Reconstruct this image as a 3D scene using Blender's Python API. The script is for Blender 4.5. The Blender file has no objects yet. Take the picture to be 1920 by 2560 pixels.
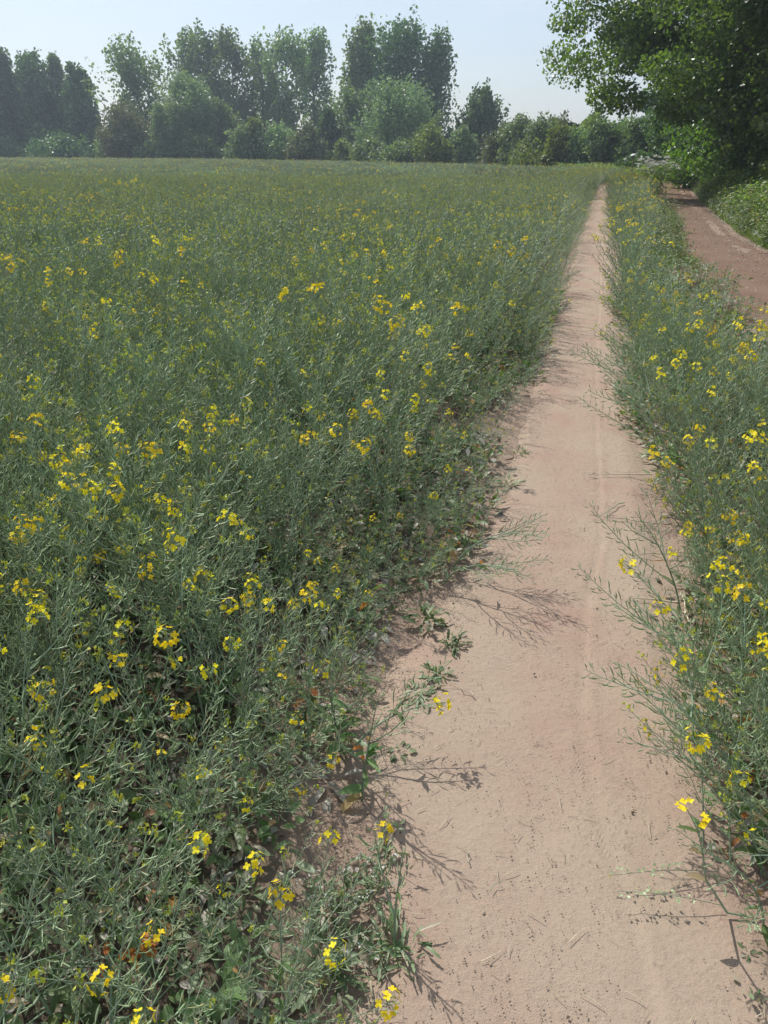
import bpy, math, random
import numpy as np
from mathutils import Vector, Matrix, Euler
PI = math.pi
scene = bpy.context.scene
COL = scene.collection

# ------------------------------------------------------------------ camera, sky, sun, exposure
EYE = 1.6
FPX = 1849.0
PITCH = math.atan((1280 - 376) / FPX)
cam_d = bpy.data.cameras.new('camera')
cam = bpy.data.objects.new('camera', cam_d); COL.objects.link(cam)
cam_d.sensor_fit = 'VERTICAL'; cam_d.sensor_height = 36.0; cam_d.sensor_width = 27.0
cam_d.lens = 36.0 * FPX / 2560
cam_d.clip_start = 0.02; cam_d.clip_end = 6000
cam.location = (0, 0, EYE); cam.rotation_euler = (PI / 2 - PITCH, 0, 0)
scene.camera = cam
SUN_AZ = math.radians(-32); SUN_EL = math.radians(50)
world = bpy.data.worlds.new('World'); scene.world = world; world.use_nodes = True
wn = world.node_tree.nodes; wl = world.node_tree.links; wn.clear()
w_out = wn.new('ShaderNodeOutputWorld'); w_bg = wn.new('ShaderNodeBackground'); w_sky = wn.new('ShaderNodeTexSky')
w_sky.sky_type = 'NISHITA'; w_sky.sun_disc = False; w_sky.sun_elevation = SUN_EL; w_sky.sun_rotation = SUN_AZ % (2 * PI)
w_sky.altitude = 50; w_sky.air_density = 1.0; w_sky.dust_density = 1.6; w_sky.ozone_density = 2.2
# thin high cirrus veil, in sky directions
tc = wn.new('ShaderNodeTexCoord'); mp = wn.new('ShaderNodeMapping'); mp.inputs['Scale'].default_value = (1.2, 1.2, 9.0)
mp.inputs['Rotation'].default_value = (0.05, 0.12, 0)
nz = wn.new('ShaderNodeTexNoise'); nz.inputs['Scale'].default_value = 2.2; nz.inputs['Detail'].default_value = 5
rmp = wn.new('ShaderNodeMapRange'); rmp.inputs['From Min'].default_value = .35; rmp.inputs['From Max'].default_value = .75
rmp.inputs['To Min'].default_value = .30; rmp.inputs['To Max'].default_value = .58
mx = wn.new('ShaderNodeMix'); mx.data_type = 'RGBA'
mx.inputs['B'].default_value = (7.4, 8.0, 8.9, 1)
wl.new(tc.outputs['Generated'], mp.inputs['Vector']); wl.new(mp.outputs['Vector'], nz.inputs['Vector'])
wl.new(nz.outputs['Fac'], rmp.inputs['Value']); wl.new(rmp.outputs['Result'], mx.inputs['Factor'])
wl.new(w_sky.outputs['Color'], mx.inputs['A']); wl.new(mx.outputs['Result'], w_bg.inputs['Color'])
w_bg.inputs['Strength'].default_value = 0.098
wl.new(w_bg.outputs['Background'], w_out.inputs['Surface'])
sun_d = bpy.data.lights.new('sun', 'SUN'); sun_d.energy = 4.2; sun_d.angle = math.radians(0.55); sun_d.color = (1.0, .955, .88)
sun = bpy.data.objects.new('sun', sun_d); COL.objects.link(sun)
SUNV = Vector((math.cos(SUN_EL) * math.sin(SUN_AZ), math.cos(SUN_EL) * math.cos(SUN_AZ), math.sin(SUN_EL)))
sun.rotation_euler = SUNV.to_track_quat('Z', 'Y').to_euler(); sun.location = (-20, 30, 60)
scene.view_settings.view_transform = 'Standard'; scene.view_settings.look = 'None'
scene.view_settings.exposure = 0.30; scene.view_settings.gamma = 1.0
scene.render.engine = 'CYCLES'
cy = scene.cycles
cy.max_bounces = 5; cy.diffuse_bounces = 3; cy.glossy_bounces = 1; cy.transmission_bounces = 3; cy.volume_bounces = 0; cy.transparent_max_bounces = 4
cy.use_denoising = True
cy.use_adaptive_sampling = True; cy.adaptive_threshold = 0.02

CP, SP = math.cos(PITCH), math.sin(PITCH)
def ray(px, py):
    u = (px - 960) / FPX; v = (py - 1280) / FPX
    return u, CP - v * SP, -SP - v * CP
def on_ground(px, py, z=0.0):
    d = ray(px, py); t = (z - EYE) / d[2]
    return d[0] * t, d[1] * t
def at_depth(px, py, Y):
    d = ray(px, py); t = Y / d[1]
    return d[0] * t, EYE + d[2] * t

# ------------------------------------------------------------------ object helpers
def tag(o, label=None, cat=None, group=None, kind=None):
    if label: o['label'] = label
    if cat: o['category'] = cat
    if group: o['group'] = group
    if kind: o['kind'] = kind
    return o
def empty(name, loc=(0, 0, 0), rz=0):
    o = bpy.data.objects.new(name, None); o.empty_display_size = .1
    o.location = loc; o.rotation_euler = (0, 0, rz); COL.objects.link(o); return o
def copy_tree(o, parent=None):
    c = o.copy(); COL.objects.link(c)
    if parent is not None: c.parent = parent
    for ch in list(o.children): copy_tree(ch, c)
    return c

class MB:
    """collects numpy geometry"""
    def __init__(s): s.v = []; s.f = []; s.n = 0
    def add(s, v, f, m=0):
        v = np.asarray(v, dtype=np.float32).reshape(-1, 3); f = np.asarray(f, dtype=np.int64)
        if len(v) == 0 or len(f) == 0: return
        s.v.append(v); s.f.append((f + s.n, m)); s.n += len(v)
    def empty(s): return s.n == 0
    def mesh(s, name, mats, smooth=False):
        me = bpy.data.meshes.new(name)
        V = np.concatenate(s.v) if s.v else np.zeros((0, 3), np.float32)
        me.vertices.add(len(V)); me.vertices.foreach_set('co', V.ravel())
        loops = np.concatenate([f.ravel() for f, _ in s.f]) if s.f else np.zeros(0, np.int64)
        sizes = np.concatenate([np.full(len(f), f.shape[1]) for f, _ in s.f]) if s.f else np.zeros(0, np.int64)
        mi = np.concatenate([np.full(len(f), m) for f, m in s.f]) if s.f else np.zeros(0, np.int64)
        me.loops.add(len(loops)); me.loops.foreach_set('vertex_index', loops.astype(np.int32))
        me.polygons.add(len(sizes))
        st = np.concatenate([[0], np.cumsum(sizes)[:-1]]) if len(sizes) else sizes
        me.polygons.foreach_set('loop_start', st.astype(np.int32))
        me.polygons.foreach_set('material_index', mi.astype(np.int32))
        if smooth: me.polygons.foreach_set('use_smooth', np.ones(len(sizes), bool))
        for m in mats: me.materials.append(m)
        me.update(); me.validate(); return me
    def build(s, name, mats, parent=None, smooth=False, link=True):
        if not isinstance(mats, (list, tuple)): mats = [mats]
        o = bpy.data.objects.new(name, s.mesh(name, mats, smooth))
        if link: COL.objects.link(o)
        if parent is not None: o.parent = parent
        return o

def norm(a): return a / np.maximum(np.linalg.norm(a, axis=-1, keepdims=True), 1e-9)
def tubes(mb, P, R, sides=3, mat=0):
    """P (m,n,3) centre lines, R (m,n) or (n,) radii"""
    P = np.asarray(P, float); m, n, _ = P.shape
    R = np.broadcast_to(np.asarray(R, float), (m, n))
    T = np.empty_like(P); T[:, 1:-1] = P[:, 2:] - P[:, :-2]; T[:, 0] = P[:, 1] - P[:, 0]; T[:, -1] = P[:, -1] - P[:, -2]
    T = norm(T)
    ref = np.where(np.abs(T[:, :1, 2:3]) < .8, np.array([0, 0, 1.]), np.array([1., 0, 0]))
    A = norm(np.cross(T, np.broadcast_to(ref, T.shape))); B = np.cross(T, A)
    ang = np.arange(sides) * 2 * PI / sides
    V = P[:, :, None] + R[:, :, None, None] * (A[:, :, None] * np.cos(ang)[None, None, :, None] + B[:, :, None] * np.sin(ang)[None, None, :, None])
    idx = np.arange(m * n * sides).reshape(m, n, sides)
    a = idx[:, :-1]; b = idx[:, 1:]
    F = np.stack([a, np.roll(a, -1, 2), np.roll(b, -1, 2), b], -1).reshape(-1, 4)
    mb.add(V, F, mat)
def blades(mb, P0, D, L, W, nseg=3, droop=.3, fold=.25, mat=0, rng=None, shape=None, side=None):
    """leaf blades: start P0 (m,3), direction D (m,3), length L, width W (m,)"""
    P0 = np.asarray(P0, float); D = norm(np.asarray(D, float)); m = len(P0)
    L = np.broadcast_to(L, (m,)).astype(float); W = np.broadcast_to(W, (m,)).astype(float)
    up = np.array([0, 0, 1.]) * np.ones((m, 3))
    if side is None:
        S = np.cross(D, up + (rng.normal(0, .35, (m, 3)) if rng is not None else 0)); S = norm(S + 1e-6)
    else: S = norm(np.asarray(side, float))
    N = np.cross(S, D)
    t = np.linspace(0, 1, nseg + 1)
    if shape is None: shape = np.sin(PI * np.clip(t * .93 + .07, 0, 1)) ** .8
    dr = np.broadcast_to(droop, (m,)).astype(float)
    C = P0[:, None] + D[:, None] * (L[:, None, None] * t[None, :, None]) - np.array([0, 0, 1.]) * (dr * L)[:, None, None] * (t ** 2)[None, :, None]
    w = W[:, None, None] * .5 * shape[None, :, None]
    Lf = C - S[:, None] * w + N[:, None] * w * fold; Rt = C + S[:, None] * w + N[:, None] * w * fold
    V = np.stack([Lf, C, Rt], 2)
    idx = np.arange(m * (nseg + 1) * 3).reshape(m, nseg + 1, 3)
    F = np.concatenate([np.stack([idx[:, :-1, k], idx[:, :-1, k + 1], idx[:, 1:, k + 1], idx[:, 1:, k]], -1).reshape(-1, 4) for k in (0, 1)])
    mb.add(V, F, mat)
def leaf_cards(mb, C, size, rng, mat=0, up=0.0, aspect=1.5):
    """small rhombic leaves bent along the midrib, centres C (m,3)"""
    m = len(C)
    N = rng.normal(0, 1, (m, 3)); N[:, 2] += up; N = norm(N)
    A = norm(np.cross(N, rng.normal(0, 1, (m, 3)))); B = np.cross(N, A)
    s = np.broadcast_to(size, (m,))[:, None] * rng.uniform(.65, 1.3, (m, 1))
    a = A * s * .5 * aspect; b = B * s * .5; k = N * s * .16
    V = np.stack([C - a, C - b * .95 - a * .1 + k, C + a, C + b * .95 - a * .1 + k], 1)
    idx = np.arange(m * 4).reshape(m, 4)
    F = np.concatenate([idx[:, [0, 1, 2]], idx[:, [0, 2, 3]]])
    mb.add(V, F, mat)

# ------------------------------------------------------------------ materials
def mat(name):
    m = bpy.data.materials.new(name); m.use_nodes = True
    nt = m.node_tree; nt.nodes.clear()
    out = nt.nodes.new('ShaderNodeOutputMaterial'); return m, nt, out
def leafy(name, c1, c2, trans=.35, tint=(1.25, 1.3, .55), gloss=.06, obj_var=.25, dead=None, dead_amt=0., rough=.45):
    m, nt, out = mat(name); N = nt.nodes.new; L = nt.links.new
    geo = N('ShaderNodeNewGeometry'); oi = N('ShaderNodeObjectInfo')
    ramp = N('ShaderNodeMix'); ramp.data_type = 'RGBA'
    ramp.inputs['A'].default_value = (*c1, 1); ramp.inputs['B'].default_value = (*c2, 1)
    L(geo.outputs['Random Per Island'], ramp.inputs['Factor']); col = ramp.outputs['Result']
    if dead is not None:
        wh = N('ShaderNodeTexWhiteNoise'); wh.noise_dimensions = '2D'
        cb = N('ShaderNodeCombineXYZ'); L(geo.outputs['Random Per Island'], cb.inputs[0]); L(oi.outputs['Random'], cb.inputs[1])
        L(cb.outputs[0], wh.inputs['Vector'])
        gt = N('ShaderNodeMath'); gt.operation = 'LESS_THAN'; gt.inputs[1].default_value = dead_amt; L(wh.outputs['Value'], gt.inputs[0])
        dc = N('ShaderNodeMix'); dc.data_type = 'RGBA'; L(wh.outputs['Color'], dc.inputs['Factor'])
        sp = N('ShaderNodeSeparateColor'); L(wh.outputs['Color'], sp.inputs[0]); L(sp.outputs[1], dc.inputs['Factor'])
        dc.inputs['A'].default_value = (*dead[0], 1); dc.inputs['B'].default_value = (*dead[1], 1)
        m2 = N('ShaderNodeMix'); m2.data_type = 'RGBA'; L(gt.outputs[0], m2.inputs['Factor']); L(col, m2.inputs['A']); L(dc.outputs['Result'], m2.inputs['B'])
        col = m2.outputs['Result']
    hv = N('ShaderNodeHueSaturation')
    mr = N('ShaderNodeMapRange'); mr.inputs['To Min'].default_value = 1 - obj_var; mr.inputs['To Max'].default_value = 1 + obj_var
    L(oi.outputs['Random'], mr.inputs['Value']); L(mr.outputs[0], hv.inputs['Value'])
    mh = N('ShaderNodeMath'); mh.operation = 'MULTIPLY_ADD'; mh.inputs[1].default_value = .03; mh.inputs[2].default_value = .485
    L(oi.outputs['Random'], mh.inputs[0]); L(mh.outputs[0], hv.inputs['Hue']); L(col, hv.inputs['Color'])
    bs = N('ShaderNodeBsdfPrincipled'); bs.inputs['Roughness'].default_value = rough; bs.inputs['Specular IOR Level'].default_value = gloss * 5
    L(hv.outputs['Color'], bs.inputs['Base Color'])
    if trans > 0:
        tl = N('ShaderNodeBsdfTranslucent'); tm = N('ShaderNodeMix'); tm.data_type = 'RGBA'; tm.blend_type = 'MULTIPLY'; tm.inputs['Factor'].default_value = 1
        L(hv.outputs['Color'], tm.inputs['A']); tm.inputs['B'].default_value = (*tint, 1); L(tm.outputs['Result'], tl.inputs['Color'])
        ms = N('ShaderNodeMixShader'); ms.inputs[0].default_value = trans
        L(bs.outputs[0], ms.inputs[1]); L(tl.outputs[0], ms.inputs[2]); L(ms.outputs[0], out.inputs['Surface'])
    else: L(bs.outputs[0], out.inputs['Surface'])
    return m
def plain(name, col, rough=.8, var=.25, scale=8., bump=.3, spec=.2, stretch=(1, 1, 1)):
    m, nt, out = mat(name); N = nt.nodes.new; L = nt.links.new
    t = N('ShaderNodeTexCoord'); mpn = N('ShaderNodeMapping'); mpn.inputs['Scale'].default_value = stretch
    n = N('ShaderNodeTexNoise'); n.inputs['Scale'].default_value = scale; n.inputs['Detail'].default_value = 6
    L(t.outputs['Object'], mpn.inputs[0]); L(mpn.outputs[0], n.inputs['Vector'])
    r = N('ShaderNodeMix'); r.data_type = 'RGBA'; L(n.outputs['Fac'], r.inputs['Factor'])
    r.inputs['A'].default_value = (*[c * (1 - var) for c in col], 1); r.inputs['B'].default_value = (*[min(1, c * (1 + var)) for c in col], 1)
    b = N('ShaderNodeBsdfPrincipled'); b.inputs['Roughness'].default_value = rough; b.inputs['Specular IOR Level'].default_value = spec
    L(r.outputs['Result'], b.inputs['Base Color'])
    bp = N('ShaderNodeBump'); bp.inputs['Strength'].default_value = bump; bp.inputs['Distance'].default_value = .02
    L(n.outputs['Fac'], bp.inputs['Height']); L(bp.outputs[0], b.inputs['Normal']); L(b.outputs[0], out.inputs['Surface'])
    return m
def soil(name, light, dark, red, speck=.5, dust_shade=False, path=False):
    m, nt, out = mat(name); N = nt.nodes.new; L = nt.links.new
    t = N('ShaderNodeTexCoord')
    def noise(sc, det=5, rough=.55, stretch=(1, 1, 1)):
        mm = N('ShaderNodeMapping'); mm.inputs['Scale'].default_value = stretch
        n = N('ShaderNodeTexNoise'); n.inputs['Scale'].default_value = sc; n.inputs['Detail'].default_value = det; n.inputs['Roughness'].default_value = rough
        L(t.outputs['Object'], mm.inputs[0]); L(mm.outputs[0], n.inputs['Vector']); return n.outputs['Fac']
    def rng_(x, a, b, c=0., d=1.):
        r = N('ShaderNodeMapRange'); r.inputs['From Min'].default_value = a; r.inputs['From Max'].default_value = b
        r.inputs['To Min'].default_value = c; r.inputs['To Max'].default_value = d; L(x, r.inputs['Value']); return r.outputs[0]
    def mixc(f, a, b):
        x = N('ShaderNodeMix'); x.data_type = 'RGBA'; L(f, x.inputs['Factor'])
        for s, v in (('A', a), ('B', b)):
            if isinstance(v, tuple): x.inputs[s].default_value = (*v, 1)
            else: L(v, x.inputs[s])
        return x.outputs['Result']
    big = noise(1.7, 4, .6, (1.3, .8, 1)); med = noise(7, 7, .65, (1, .8, 1)); fine = noise(55, 8, .7); grain = noise(240, 3, .7)
    c = mixc(rng_(big, .42, .68), light, red)
    c = mixc(rng_(med, .40, .75, 0, .8), c, tuple(a * .8 + b * .2 for a, b in zip(light, red)))
    c = mixc(rng_(fine, .56, .80, 0, speck), c, dark)
    c = mixc(rng_(grain, .60, .80, 0, .55 * speck), c, dark)
    c = mixc(rng_(grain, .40, .25, 0, .4), c, tuple(min(1, a * 1.3) for a in light))
    if dust_shade:   # damp, littered soil with crop shade painted in, trodden pale dust beside the path
        at = N('ShaderNodeAttribute'); at.attribute_name = 'dust_shade'
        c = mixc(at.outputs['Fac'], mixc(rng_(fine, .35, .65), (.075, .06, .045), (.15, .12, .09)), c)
    b = N('ShaderNodeBsdfPrincipled'); b.inputs['Roughness'].default_value = .95; b.inputs['Specular IOR Level'].default_value = .1
    L(c, b.inputs['Base Color'])
    add = N('ShaderNodeMath'); add.operation = 'MULTIPLY_ADD'; add.inputs[1].default_value = 1.4; L(fine, add.inputs[0]); L(med, add.inputs[2])
    ad2 = N('ShaderNodeMath'); ad2.operation = 'MULTIPLY_ADD'; ad2.inputs[1].default_value = .35; L(grain, ad2.inputs[0]); L(add.outputs[0], ad2.inputs[2])
    if path:   # faint tyre tread and sole prints pressed into the dust
        au = N('ShaderNodeAttribute'); au.attribute_name = 'across'; av = N('ShaderNodeAttribute'); av.attribute_name = 'along'
        def mth(op, a, b_=None):
            x = N('ShaderNodeMath'); x.operation = op
            for k, v in enumerate((a, b_)):
                if v is None: continue
                if isinstance(v, (int, float)): x.inputs[k].default_value = v
                else: L(v, x.inputs[k])
            return x.outputs[0]
        U, Vv = au.outputs['Fac'], av.outputs['Fac']; hsum = ad2.outputs[0]
        for cu, w, per, sk, thr, k in ((.60, .030, .017, 1.6, .50, .12), (.36, .05, .020, -.8, .57, .3), (.80, .045, .018, .5, .58, .3), (.15, .05, .022, .9, .58, .3)):
            band = mth('SUBTRACT', 1.0, mth('MINIMUM', mth('DIVIDE', mth('ABSOLUTE', mth('SUBTRACT', U, cu)), w), 1.0))
            wv = mth('SINE', mth('MULTIPLY', mth('ADD', Vv, mth('MULTIPLY', mth('ABSOLUTE', mth('SUBTRACT', U, cu)), sk)), 2 * PI / per))
            msk = rng_(noise(1.6 + 3 * cu, 2), thr, thr + .08)
            hsum = mth('ADD', hsum, mth('MULTIPLY', mth('MULTIPLY', mth('MULTIPLY', wv, band), msk), k))
        class _o: pass
        ad2 = _o(); ad2.outputs = [hsum]
    bp = N('ShaderNodeBump'); bp.inputs['Strength'].default_value = .55; bp.inputs['Distance'].default_value = .010
    L(ad2.outputs[0], bp.inputs['Height']); L(bp.outputs[0], b.inputs['Normal']); L(b.outputs[0], out.inputs['Surface'])
    return m

M = {}
M['path'] = soil('dusty_path_soil', (.368, .292, .224), (.10, .07, .055), (.342, .232, .184), .65, path=True)
M['field'] = soil('field_soil', (.325, .25, .19), (.10, .075, .055), (.295, .20, .16), .8, dust_shade=True)
M['track'] = soil('track_soil', (.20, .135, .098), (.06, .04, .03), (.16, .098, .072), 1.)
M['crumb'] = leafy('soil_crumb', (.10, .07, .05), (.36, .27, .21), 0, obj_var=0)
M['straw'] = leafy('straw', (.42, .35, .23), (.62, .55, .42), 0, obj_var=.1)
M['pod'] = leafy('green_pod', (.245, .335, .178), (.44, .53, .33), .27, (1.1, 1.2, .7), .10, .25, ((.40, .34, .14), (.46, .44, .34)), .07, rough=.38)
M['stem'] = leafy('rape_stem', (.165, .245, .145), (.30, .39, .27), .1, gloss=.1, obj_var=.2)
M['dry_stem'] = leafy('dry_stem', (.30, .26, .19), (.48, .44, .36), 0, obj_var=.2)
M['leaf'] = leafy('rape_leaf', (.075, .15, .045), (.19, .27, .12), .40, (1.3, 1.45, .45), .09, .25, ((.36, .15, .03), (.40, .37, .27)), .18)
M['petal'] = leafy('rape_petal', (.84, .66, .02), (.90, .80, .06), .4, (1.1, 1.0, .4), .02, .05)
M['bud'] = leafy('rape_bud', (.36, .42, .05), (.62, .60, .10), .35, obj_var=.1)
M['weed'] = leafy('weed_leaf', (.08, .14, .05), (.24, .30, .18), .3, (1.2, 1.3, .5), .08, .2, ((.30, .26, .18), (.42, .40, .33)), .15)
M['litter'] = leafy('dead_leaf', (.18, .16, .12), (.40, .385, .33), .2, (1.1, 1, .8), .03, .3)
M['orange'] = leafy('withered_orange_leaf', (.36, .11, .03), (.48, .25, .06), .3, (1.2, .9, .5), .04, .1)
M['white'] = leafy('white_petal', (.66, .68, .62), (.80, .80, .76), .3, (1, 1, 1), .02, .03)
M['grass'] = leafy('verge_grass', (.11, .19, .045), (.28, .36, .11), .40, (1.3, 1.4, .5), .06, .3, ((.34, .29, .15), (.42, .38, .22)), .10)
M['bark'] = plain('grey_bark', (.13, .11, .09), .9, .4, 6, .8, stretch=(1, 1, .25))
M['crown_poplar'] = leafy('poplar_leaf', (.102, .165, .075), (.205, .28, .135), .38, (1.3, 1.4, .55), .08, .22)
M['crown_dark'] = leafy('dark_poplar_leaf', (.058, .12, .055), (.125, .20, .085), .32, (1.3, 1.4, .55), .07, .15)
M['crown_willow'] = leafy('willow_leaf', (.14, .215, .11), (.23, .31, .17), .36, (1.2, 1.3, .6), .06, .18)
M['crown_bright'] = leafy('fresh_leaf', (.12, .170, .055), (.195, .25, .085), .4, (1.3, 1.4, .4), .06, .15)
M['crown_reddish'] = leafy('reddish_leaf', (.10, .145, .065), (.17, .20, .11), .3, (1.3, 1.1, .6), .05, .15)
M['crown_maple'] = leafy('maple_leaf', (.066, .130, .040), (.165, .250, .080), .44, (1.4, 1.6, .4), .12, .15, rough=.38)
M['crown_needle'] = leafy('conifer_needle', (.022, .045, .025), (.05, .08, .045), .1, obj_var=.2)
M['wood'] = plain('weathered_wood', (.27, .22, .17), .85, .3, 14, .5, stretch=(1, 1, .1))
M['whitecap'] = plain('white_paint', (.78, .80, .78), .5, .06, 20, .1)
M['roof'] = plain('grey_roof_sheet', (.42, .44, .46), .5, .1, 2, .1)
M['wall'] = plain('grey_render', (.34, .33, .31), .9, .15, 3, .2)

# ------------------------------------------------------------------ layout curves in metres on the ground
PY = np.array([-3.0, .5, 1.03, 1.47, 1.79, 2.09, 2.48, 2.98, 3.67, 4.66, 6.21, 9.02, 13.1, 19.1, 28.8, 36.0, 41.0, 46.0])
PL = np.array([-.60, -.16, -.02, -.04, -.02, .08, .26, .48, .66, .93, 1.36, 2.15, 3.22, 4.88, 7.50, 9.60, 11.2, 13.2])
PR = np.array([.55, .84, .86, .89, .94, 1.0, 1.08, 1.24, 1.40, 1.62, 2.00, 2.76, 3.86, 5.50, 8.05, 10.1, 11.9, 13.9])
def path_l(y): return np.interp(y, PY, PL)
def path_r(y): return np.interp(y, PY, PR)
TY = np.array([0, 6., 7.86, 9.29, 12.6, 16.35, 19.1, 28.8, 40., 60.])
TL = np.array([2.4, 2.75, 3.1, 3.5, 4.45, 5.75, 6.6, 9.4, 13.0, 19.5])
TR = np.array([5.3, 5.6, 5.75, 5.9, 6.45, 7.3, 8.2, 11.2, 15.0, 22.0])
def track_l(y): return np.interp(y, TY, TL)
def track_r(y): return np.interp(y, TY, TR)

def vnoise(x, y, seed=0, octaves=3):
    """cheap smooth value noise"""
    r = np.random.RandomState(seed); tab = r.rand(256, 256); out = 0; amp = 1.; tot = 0
    for o in range(octaves):
        xx = np.asarray(x) * 2 ** o + 37.3 * o; yy = np.asarray(y) * 2 ** o + 91.7 * o
        xi = np.floor(xx).astype(int); yi = np.floor(yy).astype(int); fx = xx - xi; fy = yy - yi
        fx = fx * fx * (3 - 2 * fx); fy = fy * fy * (3 - 2 * fy)
        g = lambda i, j: tab[i % 256, j % 256]
        v = g(xi, yi) * (1 - fx) * (1 - fy) + g(xi + 1, yi) * fx * (1 - fy) + g(xi, yi + 1) * (1 - fx) * fy + g(xi + 1, yi + 1) * fx * fy
        out = out + amp * v; tot += amp; amp *= .5
    return out / tot

def ground_z(x, y):
    near = np.exp(-np.maximum(0, np.hypot(x, y) - 8) / 10)
    return (vnoise(x * 3, y * 3, 3, 4) - .5) * .05 * near - .004
# ground: one sheet to the horizon, finely divided near the path
def graded(a, b, fine_a, fine_b, step, grow=1.16):
    pts = list(np.arange(fine_a, fine_b + 1e-6, step)); s = step; x = fine_b
    while x < b: s *= grow; x += s; pts.append(x)
    s = step; x = fine_a
    while x > a: s *= grow; x -= s; pts.insert(0, x)
    return np.array(pts)
def grid_faces(nx, ny):
    idx = np.arange(nx * ny).reshape(ny, nx)
    return np.stack([idx[:-1, :-1], idx[:-1, 1:], idx[1:, 1:], idx[1:, :-1]], -1).reshape(-1, 4)
gx = graded(-2500, 2500, -2.6, 3.4, .03); gy = graded(-400, 4000, -.6, 6.5, .035)
X, Y = np.meshgrid(gx, gy)
g = MB(); g.add(np.stack([X, Y, ground_z(X, Y)], -1), grid_faces(len(gx), len(gy)))
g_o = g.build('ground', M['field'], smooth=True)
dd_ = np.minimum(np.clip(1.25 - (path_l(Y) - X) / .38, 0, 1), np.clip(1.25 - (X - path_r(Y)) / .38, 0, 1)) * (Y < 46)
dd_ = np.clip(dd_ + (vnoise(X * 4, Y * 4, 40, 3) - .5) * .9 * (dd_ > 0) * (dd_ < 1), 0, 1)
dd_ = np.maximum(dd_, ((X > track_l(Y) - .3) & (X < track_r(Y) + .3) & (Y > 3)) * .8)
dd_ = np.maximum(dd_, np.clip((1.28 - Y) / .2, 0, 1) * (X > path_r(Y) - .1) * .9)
a_ = g_o.data.attributes.new('dust_shade', 'FLOAT', 'POINT'); a_.data.foreach_set('value', dd_.ravel().astype(np.float32))  # low values mark ground whose colour is darkened for the crop's shade
tag(g_o, 'bare brown field soil under the crop reaching the tree line', kind='structure')

def strip(name, material, lfun, rfun, y0, y1, margin, z0, rut=(), seed=5, label=''):
    ys = [y0]; 
    while ys[-1] < y1: ys.append(ys[-1] + max(.03, .012 * max(ys[-1], 0)))
    ys = np.array(ys); s = np.linspace(0, 1, 72)
    l = lfun(ys) - margin; r = rfun(ys) + margin
    Xs = l[:, None] + (r - l)[:, None] * s[None]; Ys = np.repeat(ys[:, None], len(s), 1)
    d = np.minimum(Xs - l[:, None], r[:, None] - Xs)              # distance inside the edge
    e = np.clip(d / (margin * 1.6), 0, 1); e = e * e * (3 - 2 * e)
    wob = (vnoise(Xs * 4, Ys * 4, seed, 3) - .5)
    zz = z0 - .055 * (1 - e) + wob * .022 * (1.2 - .7 * e) + (vnoise(Xs * 22, Ys * 18, seed + 1, 2) - .5) * .004
    cen = (Xs - l[:, None]) / (r - l)[:, None]
    for c, w, dep in rut: zz -= dep * np.exp(-((cen - c) / w) ** 2)
    m = MB(); m.add(np.stack([Xs, Ys, zz], -1), grid_faces(len(s), len(ys)))
    o = m.build(name, material, smooth=True)
    for nm, arr in (('across', Xs - l[:, None] - margin), ('along', Ys)):
        o.data.attributes.new(nm, 'FLOAT', 'POINT').data.foreach_set('value', arr.ravel().astype(np.float32))
    return tag(o, label, kind='structure')
strip('path', M['path'], path_l, path_r, -1.2, 45.5, .16, .018, rut=((.62, .012, .004), (.645, .01, -.003), (.5, .3, .006)), label='trodden dusty beige footpath through the rapeseed')
strip('farm_track', M['track'], track_l, track_r, 3.0, 55, .25, .016, rut=((.25, .12, .02), (.75, .12, .02)), seed=9, label='reddish brown dirt track along the shaded verge')
def path_z(x, y): return .012

# ------------------------------------------------------------------ scatter: one object whose instances come from unlinked source meshes
def scatter(name, pts, rot, scl, var, sources, label, kind='stuff', group=None):
    me = bpy.data.meshes.new(name + '_points'); n = len(pts)
    me.vertices.add(n); me.vertices.foreach_set('co', np.asarray(pts, np.float32).ravel())
    a = me.attributes.new('rot', 'FLOAT_VECTOR', 'POINT'); a.data.foreach_set('vector', np.asarray(rot, np.float32).ravel())
    a = me.attributes.new('scl', 'FLOAT', 'POINT'); a.data.foreach_set('value', np.asarray(scl, np.float32))
    a = me.attributes.new('var', 'INT', 'POINT'); a.data.foreach_set('value', np.asarray(var, np.int32))
    o = bpy.data.objects.new(name, me); COL.objects.link(o)
    ng = bpy.data.node_groups.new(name, 'GeometryNodeTree')
    ng.interface.new_socket('Geometry', in_out='INPUT', socket_type='NodeSocketGeometry')
    ng.interface.new_socket('Geometry', in_out='OUTPUT', socket_type='NodeSocketGeometry')
    N = ng.nodes.new; L = ng.links.new
    gi = N('NodeGroupInput'); go = N('NodeGroupOutput'); join = N('GeometryNodeJoinGeometry')
    def attr(nm, ty):
        x = N('GeometryNodeInputNamedAttribute'); x.data_type = ty; x.inputs['Name'].default_value = nm; return x.outputs['Attribute']
    ar, asc, av = attr('rot', 'FLOAT_VECTOR'), attr('scl', 'FLOAT'), attr('var', 'INT')
    for k, src in enumerate(sources):
        ioi = N('GeometryNodeObjectInfo'); ioi.inputs['Object'].default_value = src; ioi.inputs['As Instance'].default_value = True
        cmp_ = N('FunctionNodeCompare'); cmp_.data_type = 'INT'; cmp_.operation = 'EQUAL'
        L(av, cmp_.inputs[2]); cmp_.inputs[3].default_value = k
        iop = N('GeometryNodeInstanceOnPoints')
        L(gi.outputs[0], iop.inputs['Points']); L(cmp_.outputs[0], iop.inputs['Selection']); L(ioi.outputs['Geometry'], iop.inputs['Instance'])
        L(ar, iop.inputs['Rotation']); L(asc, iop.inputs['Scale']); L(iop.outputs[0], join.inputs[0])
    L(join.outputs[0], go.inputs[0])
    md = o.modifiers.new('scatter', 'NODES'); md.node_group = ng
    return tag(o, label, kind=kind, group=group)

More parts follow.
